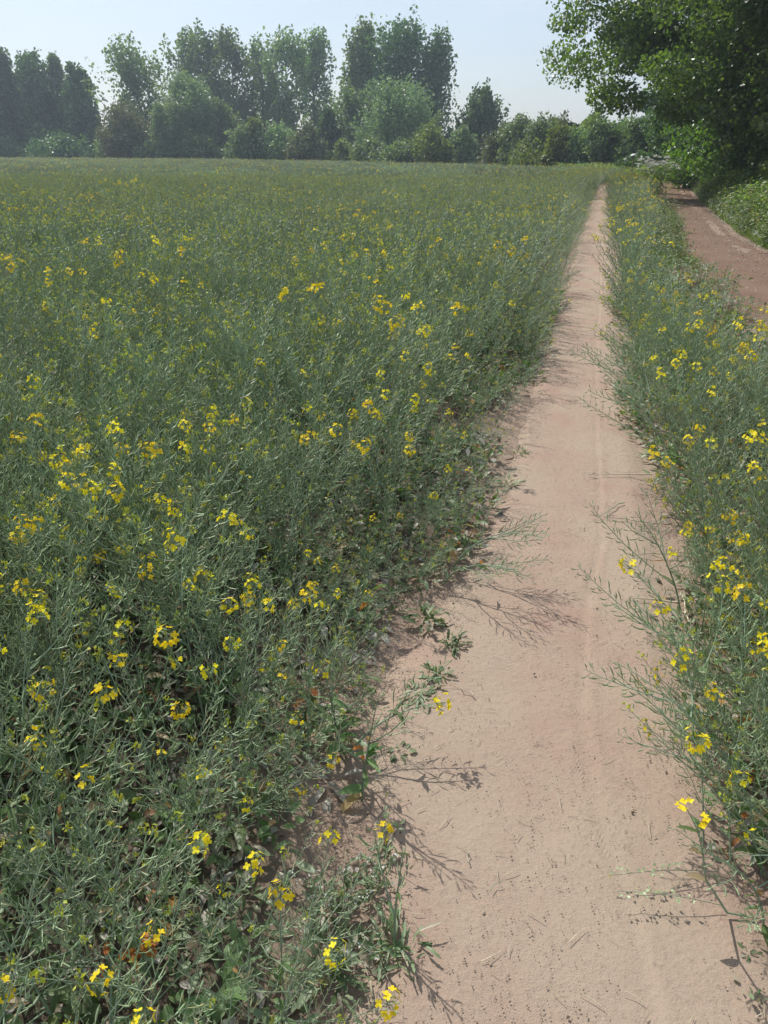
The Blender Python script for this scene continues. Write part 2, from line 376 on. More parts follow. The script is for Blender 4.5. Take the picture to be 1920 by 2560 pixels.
# ------------------------------------------------------------------ the rapeseed plant
def curve_pts(P0, az, lean0, lean1, L, n, rng, wob=.05):
    """curve starting at P0 bending from polar angle lean0 to lean1 towards az"""
    t = np.linspace(0, 1, n); th = lean0 + (lean1 - lean0) * t ** .8 + np.cumsum(rng.normal(0, wob, n)) * .5
    aa = az + np.cumsum(rng.normal(0, wob, n))
    d = np.stack([np.sin(th) * np.cos(aa), np.sin(th) * np.sin(aa), np.cos(th)], -1) * (L / (n - 1))
    P = np.array(P0) + np.concatenate([[[0, 0, 0]], np.cumsum(d[:-1], 0)]); return P
def interp_curve(P, s):
    x = np.linspace(0, 1, len(P)); return np.stack([np.interp(s, x, P[:, k]) for k in range(3)], -1)

def make_rape(seed, H=.7, lean=.15, nbr=6, flower=0, lod=0, pod_den=1., leaf_n=6, big=1.0):
    """returns dict of MBs: stem, pods, leaves, list of flower heads"""
    rng = np.random.default_rng(seed)
    stem, pods, leaves, heads, buds = MB(), MB(), MB(), [], []
    main = curve_pts((0, 0, 0), 0, lean * .35, lean * 1.5, H, 10, rng, .045)
    axes = [(main, .55, .0042)]
    ga = rng.uniform(0, 6.28)
    for i in range(nbr):
        s = .22 + .55 * (i + rng.uniform(0, .8)) / nbr
        p = interp_curve(main, np.array([s]))[0]
        ga += 2.4 + rng.normal(0, .3)
        L = H * (1 - s) * rng.uniform(.75, 1.1) + .06
        base = norm(interp_curve(main, np.array([min(s + .1, 1)]))[0] - p)
        # branch leaves the stem at about 40 degrees and bends up again
        out = np.array([math.cos(ga), math.sin(ga), 0]); n = 7
        t = np.linspace(0, 1, n)[:, None]
        a0 = rng.uniform(.6, .95); d = norm(base * np.cos(a0 * (1 - .55 * t)) + out * np.sin(a0 * (1 - .55 * t)) + rng.normal(0, .05, (n, 3)))
        P = p + np.concatenate([[[0, 0, 0]], np.cumsum(d[:-1] * L / (n - 1), 0)])
        axes.append((P, .32, .0024))
    for P, s0, r in axes:
        n = len(P); rr = np.linspace(r, .0009, n) * (1 if lod == 0 else 1.25)
        tubes(stem, P[None], rr, 4 if lod == 0 else 3)
    for k, (P, s0, r) in enumerate(axes):
        Ltot = np.linalg.norm(np.diff(P, axis=0), axis=1).sum() * (1 - s0)
        npod = max(3, int(Ltot / (.0125 if lod == 0 else .019) * pod_den))
        s = np.linspace(s0, .97, npod) + rng.normal(0, .008, npod)
        c = interp_curve(P, s); T = norm(interp_curve(P, np.clip(s + .05, 0, 1.05)) - interp_curve(P, s - .05))
        az = np.arange(npod) * 2.4 + rng.uniform(0, 6) + rng.normal(0, .3, npod)
        ref = norm(np.cross(T, np.array([.3, .8, .1]))); bi = np.cross(T, ref)
        O = ref * np.cos(az)[:, None] + bi * np.sin(az)[:, None]
        al = rng.uniform(.75, 1.25, npod)[:, None]
        D = norm(T * np.cos(al) + O * np.sin(al))
        D2 = norm(D * 1. + T * rng.uniform(.15, .8, npod)[:, None] + np.array([0, 0, .25]) + rng.normal(0, .12, (npod, 3)))
        grow = np.clip(1.25 - s, .35, 1)[:, None] * rng.uniform(.75, 1.1, (npod, 1))
        ped = .016 * rng.uniform(.8, 1.3, (npod, 1)); pl = .052 * grow * big
        p0 = c; p1 = c + D * ped; p2 = p1 + norm(D + D2) * pl * .3; p3 = p2 + D2 * pl * .45; p4 = p3 + norm(D2 + T * .9 + [0, 0, .5]) * pl * .3
        if lod == 0: tubes(pods, np.stack([p0, p1, p2, p3, p4], 1), np.array([.0006, .0008, .0021, .0019, .0003]), 3)
        else: tubes(pods, np.stack([p0, p2, p4], 1), np.array([.0008, .0026, .0006]), 3)
        # flowers at the growing tip
        if k < flower or (flower and k == 0):
            hd = MB(); nf = rng.integers(5, 13) if lod == 0 else rng.integers(4, 9)
            tip = P[-1]; td = norm(P[-1] - P[-2])
            ax = np.arange(nf) * 2.4; rad = .006 + .022 * np.sqrt(rng.uniform(.1, 1, nf)); hz = rng.uniform(-.035, .008, nf)
            r1 = norm(np.cross(td, [.2, .9, .3])); r2 = np.cross(td, r1)
            oc = (r1 * np.cos(ax)[:, None] + r2 * np.sin(ax)[:, None])
            fc = tip + oc * rad[:, None] + td * hz[:, None]
            fn = norm(oc + td * .7 + rng.normal(0, .25, (nf, 3)))
            tubes(hd, np.stack([tip - td * .03 + fc * 0, fc], 1), np.array([.0006, .0006]), 3, 1)
            for q in range(4):
                u = norm(np.cross(fn, [.31, .5, .8])); v = np.cross(fn, u); an = q * PI / 2
                d = norm(u * math.cos(an) + v * math.sin(an) + fn * .25)
                blades(hd, fc, d, .0100 * (1 if lod == 0 else 1.1), .0080 * (1 if lod == 0 else 1.1), 2, .1, .1, 0, None, np.array([.35, 1, .75]), np.cross(fn, d))
            nb = 6; bd = tip + td * .006 + rng.normal(0, .004, (nb, 3))
            tubes(hd, np.stack([bd, bd + td * .006], 1), np.array([.002, .001]), 3, 2)
            heads.append(hd)
        elif rng.random() < .55:
            hd = MB(); nb = 6; bd = P[-1] + rng.normal(0, .005, (nb, 3)); tubes(hd, np.stack([bd, bd + np.array([0, 0, .008])], 1), np.array([.0024, .0012]) * (1 if lod == 0 else 1.4), 3, 2)
            leaf_cards(hd, P[-1] + rng.normal(0, .007, (4, 3)), .009, rng, 2); buds.append(hd)
    # leaves: narrow ones along the stem, a few broad ones low down
    s = rng.uniform(.06, .62, leaf_n); az = rng.uniform(0, 2 * PI, leaf_n)
    el = rng.uniform(-.2, .7, leaf_n); D = np.stack([np.cos(az) * np.cos(el), np.sin(az) * np.cos(el), np.sin(el)], -1)
    wide = 1.3 - s
    blades(leaves, interp_curve(main, s), D, rng.uniform(.03, .075, leaf_n) * wide * 1.1, rng.uniform(.009, .020, leaf_n) * wide * 1.2, 4 if lod == 0 else 2, rng.uniform(.1, .6, leaf_n), .35, 0, rng)
    return dict(stem=stem, pods=pods, leaves=leaves, heads=heads, buds=buds)

def join_parts(d, name):
    """one mesh with material slots, for the sources of the crop"""
    a = MB()
    def put(mb, slot):
        for (v), (f, m) in zip(mb.v, mb.f):
            pass
    slots = [M['stem'], M['pod'], M['leaf'], M['petal'], M['bud']]
    def merge(mb, mp_):
        off = a.n
        for v in mb.v: a.v.append(v); a.n += len(v)
        for f, m in mb.f: a.f.append((f + off, mp_[m]))
    merge(d['stem'], {0: 0}); merge(d['pods'], {0: 1}); merge(d['leaves'], {0: 2})
    for h in d['heads'] + d['buds']: merge(h, {0: 3, 1: 0, 2: 4})
    return a.build(name, slots, link=False)

SPEC = []   # (H, lean, branches, flower heads, pod density, leaves)
for i in range(7): SPEC.append((.62 + .035 * i, .08 + .06 * i, 5 + i % 3, 0, 1., 7))
for i in range(4): SPEC.append((.70 + .04 * i, .10 + .08 * i, 5 + i % 2, 3 + i % 2, .9, 8))
SPEC += [(.50, .75, 4, 0, 1., 6), (.58, .95, 5, 1, .9, 6), (.46, .5, 5, 0, 1., 9), (.42, .35, 4, 1, .9, 9)]
FLOWERING = [7, 8, 9, 10, 12, 14]; LEANING = [11, 12, 13, 14]
NV = len(SPEC)
parts0 = [make_rape(100 + i, *[s[0], s[1], s[2], s[3]], lod=0, pod_den=s[4], leaf_n=s[5]) for i, s in enumerate(SPEC)]
parts1 = [make_rape(300 + i, *[s[0], s[1], s[2], s[3]], lod=1, pod_den=s[4], leaf_n=5) for i, s in enumerate(SPEC)]
src0 = [join_parts(p, 'rapeseed_source') for p in parts0]
src1 = [join_parts(p, 'rapeseed_source') for p in parts1]
# far patches: 1.6 m squares of upright strokes
def far_patch(seed, fl):
    rng = np.random.default_rng(seed); a = MB(); n = 1500
    p = rng.uniform(-.85, .85, (n, 3)); top = .52 + .25 * vnoise(p[:, 0] * 3, p[:, 1] * 3, seed, 2)
    p[:, 2] = top * rng.uniform(.55, 1.05, n)
    d = norm(rng.normal(0, .8, (n, 3)) + [0, 0, .7]); L = rng.uniform(.05, .13, n)
    tubes(a, np.stack([p - d * L[:, None] / 2, p + d * L[:, None] / 2], 1), np.array([.005, .003]), 3, 1)
    q = rng.uniform(-.85, .85, (150, 2)); h = rng.uniform(.5, .8, 150)
    b = np.stack([q[:, 0], q[:, 1], 0 * h], -1); t = b + np.stack([rng.normal(0, .06, 150), rng.normal(0, .06, 150), h], -1)
    tubes(a, np.stack([b, t], 1), np.array([.006, .003]), 3, 0)
    c = rng.uniform(-.85, .85, (260, 3)); c[:, 2] = rng.uniform(.03, .45, 260); leaf_cards(a, c, .07, rng, 2)
    f = rng.uniform(-.85, .85, (fl, 3)); f[:, 2] = .72 + rng.uniform(0, .16, fl)
    f = np.repeat(f, 7, 0) + rng.normal(0, .02, (fl * 7, 3)); leaf_cards(a, f, .022, rng, 3, aspect=1.1)
    return a.build('rapeseed_source', [M['stem'], M['pod'], M['leaf'], M['petal'], M['bud']], link=False)
srcf = [far_patch(50 + i, [1, 2, 4, 6][i]) for i in range(4)]

# ------------------------------------------------------------------ where plants stand
rng = np.random.default_rng(11)
def far_edge(x): return np.interp(x, [-140, -75, -20, 5, 12, 22], [150, 128, 96, 66, 50, 44])
pts = []
def jgrid(x0, x1, y0, y1, d):
    nx = int((x1 - x0) / d); ny = int((y1 - y0) / d)
    a, b = np.meshgrid(np.arange(nx), np.arange(ny)); n = nx * ny
    return x0 + (a.ravel() + rng.uniform(0, 1, n)) * d, y0 + (b.ravel() + rng.uniform(0, 1, n)) * d
def in_view(x, y, pad=.6):
    return (x > -.66 * np.maximum(y, 0) - pad - .9) & (x < .66 * np.maximum(y, 0) + pad + .8)
def left_edge(y): return path_l(y) - .07 - .16 * (vnoise(y * 1.7, y * 0 + 3, 21, 2) - .3) * np.clip(8 / np.maximum(y, .1), .6, 1.4) - .20 * np.exp(-((y - 1.12) / .22) ** 2) - .10 * np.exp(-((y - 2.35) / .35) ** 2)
def right_edge(y): return path_r(y) - .09 * np.exp(-((y - 1.25) / .3) ** 2) + .10 + .18 * (vnoise(y * 1.5, y * 0 + 8, 22, 2) - .35) + .10 * np.exp(-((y - 3.0) / .6) ** 2) - .06
for (ya, yb, d) in ((.35, 3.2, .102), (3.2, 9, .14), (9, 30, .19)):
    x, y = jgrid(-20, 10, ya, yb, d)
    k = in_view(x, y)
    L_ = (x < left_edge(y)); R_ = (x > right_edge(y)) & (x < track_l(y) - .05 - .3 * vnoise(y, y * 0, 4, 2)) & ((x < path_r(y) + np.interp(y, [3, 5, 9, 14, 30], [.9, .55, .62, .85, 1.0]) + .2 * vnoise(y, y * 0, 6, 2)) | (y < 3.4) | (rng.random(len(x)) < .10)) & ((y > 1.02) | (x > 1.35))
    gap = vnoise(x * 1.1, y * 1.1, 33, 3)
    k &= (L_ | R_) & (gap > .22)
    # keep the photographer's own standing place free
    k &= np.hypot(x, y) > .62
    pts.append(np.stack([x[k], y[k], L_[k]], -1))
pts = np.concatenate(pts)
x, y, isl = pts.T; isl = isl > .5
edge_d = np.where(isl, left_edge(y) - x, x - right_edge(y))
trk_d = np.where(isl, 9, track_l(y) - x)
near_edge = np.minimum(edge_d, trk_d + .1) < .32
bloom = vnoise(x * .55, y * .55, 71, 3)
pf = (np.clip((bloom - .42) * .6, .045, .17) + .07 * (edge_d < .8)) * np.interp(y, [1.5, 2.4, 5, 8, 14, 30], [2.8, 1.3, .6, .42, .3, .15]) + .10 * np.exp(-edge_d / .9) * (y > 4) * isl * np.interp(y, [4, 30], [1, .5]) + .13 * (~isl) * np.interp(y, [2.5, 4, 6, 12, 20], [2.6, 1.1, 1.7, 1.7, 1.5])
fl = rng.random(len(x)) < np.minimum(pf, .5)
var = np.where(fl, rng.choice([7, 8, 9, 10], len(x)), rng.choice([0, 1, 2, 3, 4, 5, 6], len(x)))
low = near_edge & (rng.random(len(x)) < np.interp(y, [1.2, 2], [.4, .62]))
var = np.where(low, np.where(fl, rng.choice([12, 14], len(x)), rng.choice([11, 13], len(x))), var)
dist = np.hypot(x, y)
hscale = np.interp(dist, [0, 1.2, 2.6, 4.5, 8], [.80, .84, .92, 1.0, 1.03]) * rng.uniform(.82, 1.15, len(x)) * (.86 + .28 * vnoise(x * .8, y * .8, 5, 2))
hscale = np.where(~isl, np.maximum(hscale, .72 * rng.uniform(.8, 1.1, len(x))) * np.where(trk_d < .45, .72, 1) * np.interp(y, [3, 5, 8], [1, .95, 1.08]), hscale)
hscale *= np.where(isl & (edge_d < .5) & (y > 1.9) & (y < 5), .74, 1)
hscale *= np.where(near_edge, np.where(isl, .74, .9), 1)
rz = rng.uniform(0, 2 * PI, len(x))
toward = np.where(isl, 0.0, PI) + rng.normal(0, .7, len(x)) - .3
rz = np.where(near_edge, toward, rz)
tx, ty = rng.normal(0, .07, len(x)), rng.normal(0, .07, len(x))

# ---- the nearest plants are objects of their own
d3 = np.sqrt(x ** 2 + y ** 2 + 1.0)
vis = (x > -.56 * (y * .9 + .45) - .22) & (x < .56 * (y * .9 + .45) + .15) & (y > .45)
order = np.argsort(np.where(vis, dist, 1e9))[:285]
is_ind = np.zeros(len(x), bool); is_ind[order] = True
def rape_object(i):
    p = parts0[i]; r = empty('rapeseed_plant')
    p['stem'].build('stem', M['stem'], r); p['pods'].build('seed_pods', M['pod'], r); p['leaves'].build('foliage', M['leaf'], r)
    for h in p['heads']: h.build('flower_head', [M['petal'], M['stem'], M['bud']], r)
    for h in p['buds']: h.build('bud_tip', [M['petal'], M['stem'], M['bud']], r)
    return r
protos = {}
MARKS_L = [((352, 2370), 'near the rust red leaf cluster'), ((985, 2385), 'beside the wide bottom rosette'), ((890, 1900), 'around the large leafy corner plant'), ((60, 2100), 'close to the lower left corner'),
           ((1062, 1600), 'behind the dark bushy tussock'), ((1130, 1440), 'next to the flattened sprawling plants'), ((500, 1900), 'between corner plant and left picture edge'), ((150, 1700), 'well inside the left crop'), ((700, 1600), 'in the left crop above the corner plant')]
MARKS_R = [((1880, 2300), 'beside the lone curved stalk'), ((1740, 1600), 'by the broken white straw'), ((1700, 1180), 'under the arching branches'), ((1900, 1700), 'in the thick right strip'), ((1800, 1950), 'above the lone curved stalk')]
def rape_label(v, left, edge, xx, yy, sc):
    ml = MARKS_L if left else MARKS_R
    q = min(ml, key=lambda m_: math.hypot(on_ground(*m_[0])[0] - xx, on_ground(*m_[0])[1] - yy))
    look = {0: 'green podded', 2: 'yellow blossoming'}[2 if v in FLOWERING else 0]
    hh = SPEC[v][0] * sc
    size = 'short' if hh < .48 else ('tall' if hh > .64 else 'mid height')
    pose = 'leaning' if v in LEANING else ('crooked' if SPEC[v][1] > .28 else 'upright')
    return f'{size} {pose} {look} rapeseed plant {q[1]}'
for i in order:
    v = int(var[i])
    if v not in protos: r = protos[v] = rape_object(v)
    else: r = copy_tree(protos[v])
    r.location = (x[i], y[i], float(ground_z(x[i], y[i]))); r.rotation_euler = (tx[i], ty[i], rz[i]); s = hscale[i]; r.scale = (s, s, s)
    lab = rape_label(v, isl[i], near_edge[i], x[i], y[i], s)
    tag(r, lab, 'rapeseed plant', lab.replace('plant', 'plants'))
# ---- everything behind them is one mass
m = ~is_ind
P = np.stack([x, y, ground_z(x, y)], -1)[m]; ROT = np.stack([tx, ty, rz], -1)[m]; S = hscale[m]; V = np.where(dist < 7.5, var, var + NV)[m]
fx, fy = jgrid(-110, 30, 29.2, 150, 1.5)
k = in_view(fx, fy, 2) & (fy < far_edge(fx)) & ((fx < path_l(fy) - .9) | ((fy > 47) & (fx < 17)))
fx, fy = fx[k], fy[k]
vf = (rng.random(len(fx)) * 4 * np.clip(.35 + vnoise(fx * .12, fy * .12, 9, 2), 0, .999)).astype(int)
P = np.concatenate([P, np.stack([fx, fy, 0 * fx], -1)]); ROT = np.concatenate([ROT, np.stack([0 * fx, 0 * fx, rng.integers(0, 4, len(fx)) * PI / 2], -1)])
S = np.concatenate([S, rng.uniform(.92, 1.06, len(fx))]); V = np.concatenate([V, 2 * NV + vf])
# right strip beyond 30 m
sy = rng.uniform(30, 46, 900); sx = rng.uniform(path_r(sy) + .1, track_l(sy) - .1)
P = np.concatenate([P, np.stack([sx, sy, 0 * sx], -1)]); ROT = np.concatenate([ROT, np.stack([0 * sx, 0 * sx, rng.uniform(0, 6, 900)], -1)])
S = np.concatenate([S, rng.uniform(.8, 1, 900)]); V = np.concatenate([V, NV + rng.choice([1, 2, 3, 4, 5, 0, 6, 3, 2, 8], 900)])
# left margin of the path beyond 29 m
sy = rng.uniform(29, 47, 1000); sx = path_l(sy) - rng.uniform(.05, 1.9, 1000)
P = np.concatenate([P, np.stack([sx, sy, 0 * sx], -1)]); ROT = np.concatenate([ROT, np.stack([0 * sx, 0 * sx, rng.uniform(0, 6, 1000)], -1)])
S = np.concatenate([S, rng.uniform(.85, 1.05, 1000)]); V = np.concatenate([V, NV + rng.choice([1, 2, 3, 5, 0, 6, 4, 2, 1, 9], 1000)])
scatter('rapeseed_crop', P, ROT, S, V, src0 + src1 + srcf, 'dense green podded rapeseed crop with scattered yellow bloom filling the field')
print('individuals', is_ind.sum(), 'max dist', dist[order].max(), 'mass', len(P))

# ------------------------------------------------------------------ undergrowth between the stalks
def leaf_clump(seed, n, L, W, mats, mi, spread=.10, h=.06, up=.5):
    rng = np.random.default_rng(seed); a = MB()
    az = rng.uniform(0, 2 * PI, n); el = rng.uniform(.05, up + .5, n)
    p = np.stack([np.cos(az), np.sin(az), 0 * az], -1) * rng.uniform(0, spread, (n, 1)); p[:, 2] = rng.uniform(0, h, n)
    D = np.stack([np.cos(az) * np.cos(el), np.sin(az) * np.cos(el), np.sin(el)], -1)
    blades(a, p, D, rng.uniform(.5, 1.2, n) * L, rng.uniform(.6, 1.3, n) * W, 3, rng.uniform(.1, .7, n), .35, mi, rng)
    return a.build('undergrowth_source', mats, link=False)
us = [leaf_clump(1, 14, .07, .022, [M['weed']], 0), leaf_clump(2, 10, .09, .035, [M['leaf']], 0, h=.12),
      leaf_clump(3, 9, .07, .03, [M['litter']], 0, .14, .02, .1), leaf_clump(4, 26, .05, .008, [M['weed']], 0, .06, .08, 1.0),
      leaf_clump(5, 6, .08, .04, [M['litter']], 0, .12, .10, .4), leaf_clump(6, 4, .05, .03, [M['orange']], 0, .05, .12, .5), leaf_clump(7, 9, .11, .045, [M['leaf']], 0, .10, .22, .5)]
ux, uy = jgrid(-7, 6, .3, 9, .072)
k = in_view(ux, uy) & ((ux < left_edge(uy) + .04) | ((ux > right_edge(uy) - .05) & (ux < track_l(uy)) & ((uy > 1.08) | (ux > 1.3)))) & (vnoise(ux * 2.2, uy * 2.2, 91, 3) > .38)
ux, uy = ux[k], uy[k]; n = len(ux)
uv = rng.choice(7, n, p=[.24, .16, .20, .22, .08, .01, .09])
scatter('undergrowth', np.stack([ux, uy, ground_z(ux, uy) + .004], -1), np.stack([0 * ux, 0 * ux, rng.uniform(0, 6.3, n)], -1), rng.uniform(.35, .85, n) * np.interp(uy, [0, 4, 9], [1, 1.15, 1.5]), uv, us,
        'low weeds and grey dead leaves on the soil between the rapeseed stalks')

# ------------------------------------------------------------------ crumbs and straw on the path
def bits():
    rng = np.random.default_rng(5); a = MB()
    n = 34000; yy = .5 + 9 * rng.random(n) ** 1.8; l, r = path_l(yy) - .1, path_r(yy) + .15
    s = np.where(rng.random(n) < .55, rng.beta(.45, .45, n), rng.random(n)); xx = l + (r - l) * s
    clump = vnoise(xx * 5, yy * 5, 17, 2) > rng.uniform(.25, .6, n); xx, yy, n = xx[clump], yy[clump], clump.sum()
    sz = .0010 + .0024 * rng.random(n) ** 3
    edge_ = np.minimum(xx - path_l(yy), path_r(yy) - xx); sz *= np.where(rng.random(n) < .02, 2.0, 1) * np.interp(edge_, [-.1, .12], [1.5, .85])
    tet = np.array([[1, 0, -.3], [-.5, .85, -.3], [-.5, -.85, -.3], [0, 0, .8], [-.9, .1, .3], [.6, .6, .4]])
    V = tet[None] * rng.uniform(.6, 1.3, (n, 6, 3)) * sz[:, None, None] + np.stack([xx, yy, .020 + 0 * xx], -1)[:, None]
    idx = np.arange(n * 6).reshape(n, 6)
    F = np.concatenate([idx[:, list(t)] for t in ((0, 5, 3), (5, 1, 3), (1, 4, 3), (4, 2, 3), (2, 0, 3), (0, 1, 5), (1, 2, 4))])
    a.add(V, F, 0)
    # clods on the farm track
    m_ = 5000; ty_ = 5 + 22 * rng.random(m_); tx_ = track_l(ty_) + (track_r(ty_) - track_l(ty_)) * rng.beta(.5, .5, m_); zs_ = (.006 + .014 * rng.random(m_) ** 3)
    V = tet[None] * rng.uniform(.6, 1.3, (m_, 6, 3)) * zs_[:, None, None] + np.stack([tx_, ty_, .016 + 0 * tx_], -1)[:, None]
    idx = np.arange(m_ * 6).reshape(m_, 6)
    a.add(V, np.concatenate([idx[:, list(t)] for t in ((0, 5, 3), (5, 1, 3), (1, 4, 3), (4, 2, 3), (2, 0, 3), (0, 1, 5), (1, 2, 4))]), 0)
    n = 1000; yy = .5 + 8 * rng.random(n) ** 1.6; l, r = path_l(yy) - .15, path_r(yy) + .25; s = rng.beta(.3, .3, n); xx = l + (r - l) * s
    az = rng.uniform(0, PI, n); L = rng.uniform(.006, .03, n); d = np.stack([np.cos(az), np.sin(az), rng.uniform(-.05, .15, n)], -1) * L[:, None]
    c = np.stack([xx, yy, .023 + 0 * xx], -1); b = rng.normal(0, .1, (n, 3)) * L[:, None]; b[:, 2] = abs(b[:, 2])
    tubes(a, np.stack([c - d, c + b, c + d], 1), np.array([.0007, .0009, .0005]), 3, 1)
    return a
tag(bits().build('soil_crumbs', [M['crumb'], M['straw']]), 'tiny dark soil crumbs and bits of straw on the dusty path', kind='stuff')

# ------------------------------------------------------------------ single weeds and stems beside the path
def gpos(px, py): gx_, gy_ = on_ground(px, py); return gx_, gy_
def rosette(name, px, py, R, n, label, seed, tall=.3, material='weed', width=.14, flowers=0, stems=0, group=None):
    rng = np.random.default_rng(seed); X0, Y0 = gpos(px, py); r = empty(name, (X0, Y0, .014))
    a = MB(); az = np.arange(n) * 2.4 + rng.normal(0, .3, n); el = rng.uniform(.05, tall * 2, n)
    D = np.stack([np.cos(az) * np.cos(el), np.sin(az) * np.cos(el), np.sin(el)], -1)
    base = D * rng.uniform(0, R * .75, (n, 1)) + rng.normal(0, R * .12, (n, 3)); base[:, 2] = np.abs(base[:, 2]) * .6
    D = norm(D + rng.normal(0, .45, (n, 3)) * [1, 1, .5]); L = R * rng.uniform(.2, .62, n); shp = np.array([.3, .8, .55, 1., .6, .75, .05])
    blades(a, base, D, L, L * width * 2.0 * rng.uniform(.7, 1.3, n), 6, rng.uniform(.15, .5, n), .4, 0, rng, shp)
    a.build('leaves', M[material], r)
    if stems:
        st = MB(); tips = []
        for k in range(stems):
            P_ = curve_pts((0, 0, 0), rng.uniform(0, 6.3), rng.uniform(.1, .6), rng.uniform(.3, 1.0), R * rng.uniform(.9, 1.8), 6, rng, .12)
            tubes(st, P_[None], np.linspace(.0012, .0006, 6), 3); tips.append(P_[-1])
            q = interp_curve(P_, rng.uniform(.2, .95, 7)); dd = rng.normal(0, 1, (7, 3)); dd[:, 2] = abs(dd[:, 2]); blades(st, q, dd, R * .22, R * .07, 2, .2, .3, 0, rng)
        st.build('stem', M['weed'], r)
        if flowers:
            fm = MB()
            for tp in tips:
                c = np.array(tp) + rng.normal(0, .004, (flowers, 3)); leaf_cards(fm, c, .0045, rng, 0, 1.5, 1.1)
            fm.build('flower_head', M['white'], r)
    tag(r, label, 'weed', group); return r
rosette('rosette_weed', 1130, 1622, .075, 60, 'compact round green weed tuft, alone on dusty path left of centre', 1, .5)
rosette('rosette_weed', 1092, 1700, .080, 44, 'grey-green upright toothed weed, upper half of a touching pair', 2, .55, width=.16)
rosette('rosette_weed', 1045, 1745, .085, 40, 'flat grey drooping weed leaves, lower half of a touching pair', 3, .1, width=.16)
rosette('leafy_weed', 1062, 1560, .11, 44, 'dark bushy weed tussock casting deep shade where crop meets path', 4, .65, width=.16)
rosette('rosette_weed', 985, 2385, .10, 90, 'wide spiky green weed rosette reaching onto the path near the bottom', 5, .45, width=.08)
rosette('leafy_weed', 835, 2435, .12, 60, 'dense feathery green weed mat beside the bottom rosette', 6, .6, width=.14, stems=6, flowers=5)
rosette('white_flowered_weed', 845, 2290, .10, 40, 'low weed with tiny white flowers on bare soil patch', 7, .5, width=.12, stems=14, flowers=7)
rosette('white_flowered_weed', 930, 2240, .07, 26, 'small sprawling weed with tiny white flowers leaning onto the path', 8, .5, width=.12, stems=9, flowers=6)
rosette('leafy_weed', 960, 2165, .10, 26, 'loose leafy weed with upright stalks at the path edge', 9, .6, width=.11, stems=4)
rosette('seedling_weed', 1865, 2395, .035, 9, 'tiny dark seedling on reddish soil in the bottom corner', 10, .5, width=.3)
rosette('seedling_weed', 1880, 2500, .045, 12, 'small grey seedling lowest in the bottom corner of the soil', 11, .6, width=.25)
rosette('rosette_weed', 1000, 1900, .05, 12, 'small flat leaf cluster with lobed leaves on soil beside crop', 12, .3, width=.35)
rosette('rosette_weed', 1270, 1215, .09, 30, 'grey weed tuft spilling onto the far middle of the path', 13, .4)
rosette('rosette_weed', 1300, 1140, .08, 26, 'dusty weed tuft at crop foot, second of the far tufts', 14, .4)
rosette('rosette_weed', 1348, 855, .13, 46, 'green leafy weed tuft against the crop far up the path', 15, .6)

def custom_rape(label, px, py, az, H, lean, nbr, flower, seed, scale=1., cat='rapeseed plant', material=None, tilt=0, name='rapeseed_plant', leafn=4, z=.01):
    X0, Y0 = gpos(px, py); r = empty(name, (X0, Y0, z), math.radians(az)); r.scale = (scale,) * 3; r.rotation_euler = (0, math.radians(tilt), math.radians(az))
    p = make_rape(seed, H, lean, nbr, flower, 0, 1.25, leafn)
    p['stem'].build('stem', M[material or 'stem'], r); p['pods'].build('seed_pods', M[material or 'pod'], r); p['leaves'].build('foliage', M['leaf'], r)
    for h in p['heads']: h.build('flower_head', [M['petal'], M['stem'], M['bud']], r)
    tag(r, label, cat); return r
# arching over the path from the strip on its right
custom_rape('long podded rapeseed branch arching furthest out over the path', 1700, 1180, 172, .95, .80, 6, 0, 901)
custom_rape('podded rapeseed plant arching just below the furthest overhanging branch', 1690, 1230, 185, .80, .72, 5, 0, 902)
custom_rape('drooping thin rapeseed plant with hooked pods beside pale straw stalk', 1700, 1560, 165, .52, .55, 4, 0, 903)
custom_rape('long bare-podded rapeseed stems leaning up over dusty path', 1850, 1960, 150, .62, .75, 4, 0, 904)
custom_rape('sprawling podded rapeseed plant fanning low over path above the lone stalk', 1880, 2080, 158, .60, .85, 5, 0, 905)
custom_rape('rapeseed plant with one tiny yellow flower at its leaning tip', 1800, 1800, 150, .60, .68, 3, 1, 906)
for k_, (qx, qy, hh_, fl_, lb_) in enumerate([(1905, 2150, .50, 3, 'blossoming rapeseed plant right above the lone curved stalk at the picture edge'), (1880, 1990, .55, 3, 'blossoming rapeseed plant leaning in from the right edge, lower one'),
        (1915, 1800, .62, 3, 'full yellow rapeseed plant at the right picture edge, middle'), (1840, 1730, .62, 3, 'tallest yellow rapeseed plant between white straw and right edge'), (1900, 1560, .66, 3, 'yellow rapeseed plant at the right edge, upper of the bright ones'), (1935, 2230, .40, 2, 'lowest yellow rapeseed plant at the corner of bare reddish soil')]):
    custom_rape(lb_, qx, qy, 170 + 25 * k_, hh_, .22, 6, fl_, 930 + k_, leafn=10)
# lone curved stalk with two flowers
X0, Y0 = gpos(1880, 2300); lone = empty('rapeseed_plant', (X0, Y0, .01)); rr_ = np.random.default_rng(77)
a = MB(); tx1, tz1 = at_depth(1745, 2090, Y0 - .02); tx2, tz2 = at_depth(1712, 2025, Y0 - .04); mx_, mz_ = at_depth(1765, 2200, Y0 - .01)
C1 = np.array([[0, 0, 0], [(mx_ - X0) * .45, 0, .015], [mx_ - X0, -.01, mz_ - .01], [(mx_ + tx1) / 2 - X0, -.015, (mz_ + tz1) / 2], [tx1 - X0, -.02, tz1], [tx2 - X0, -.04, tz2]])
tubes(a, C1[None], np.array([.003, .0028, .0024, .002, .0015, .0008]), 4); a.build('stem', M['stem'], lone)
lf = MB(); blades(lf, C1[[2, 3, 4]], [[-.8, .1, .3], [-.7, 0, .6], [-.9, 0, .5]], [.05, .045, .06], [.02, .018, .012], 4, .2, .4); lf.build('foliage', M['leaf'], lone)
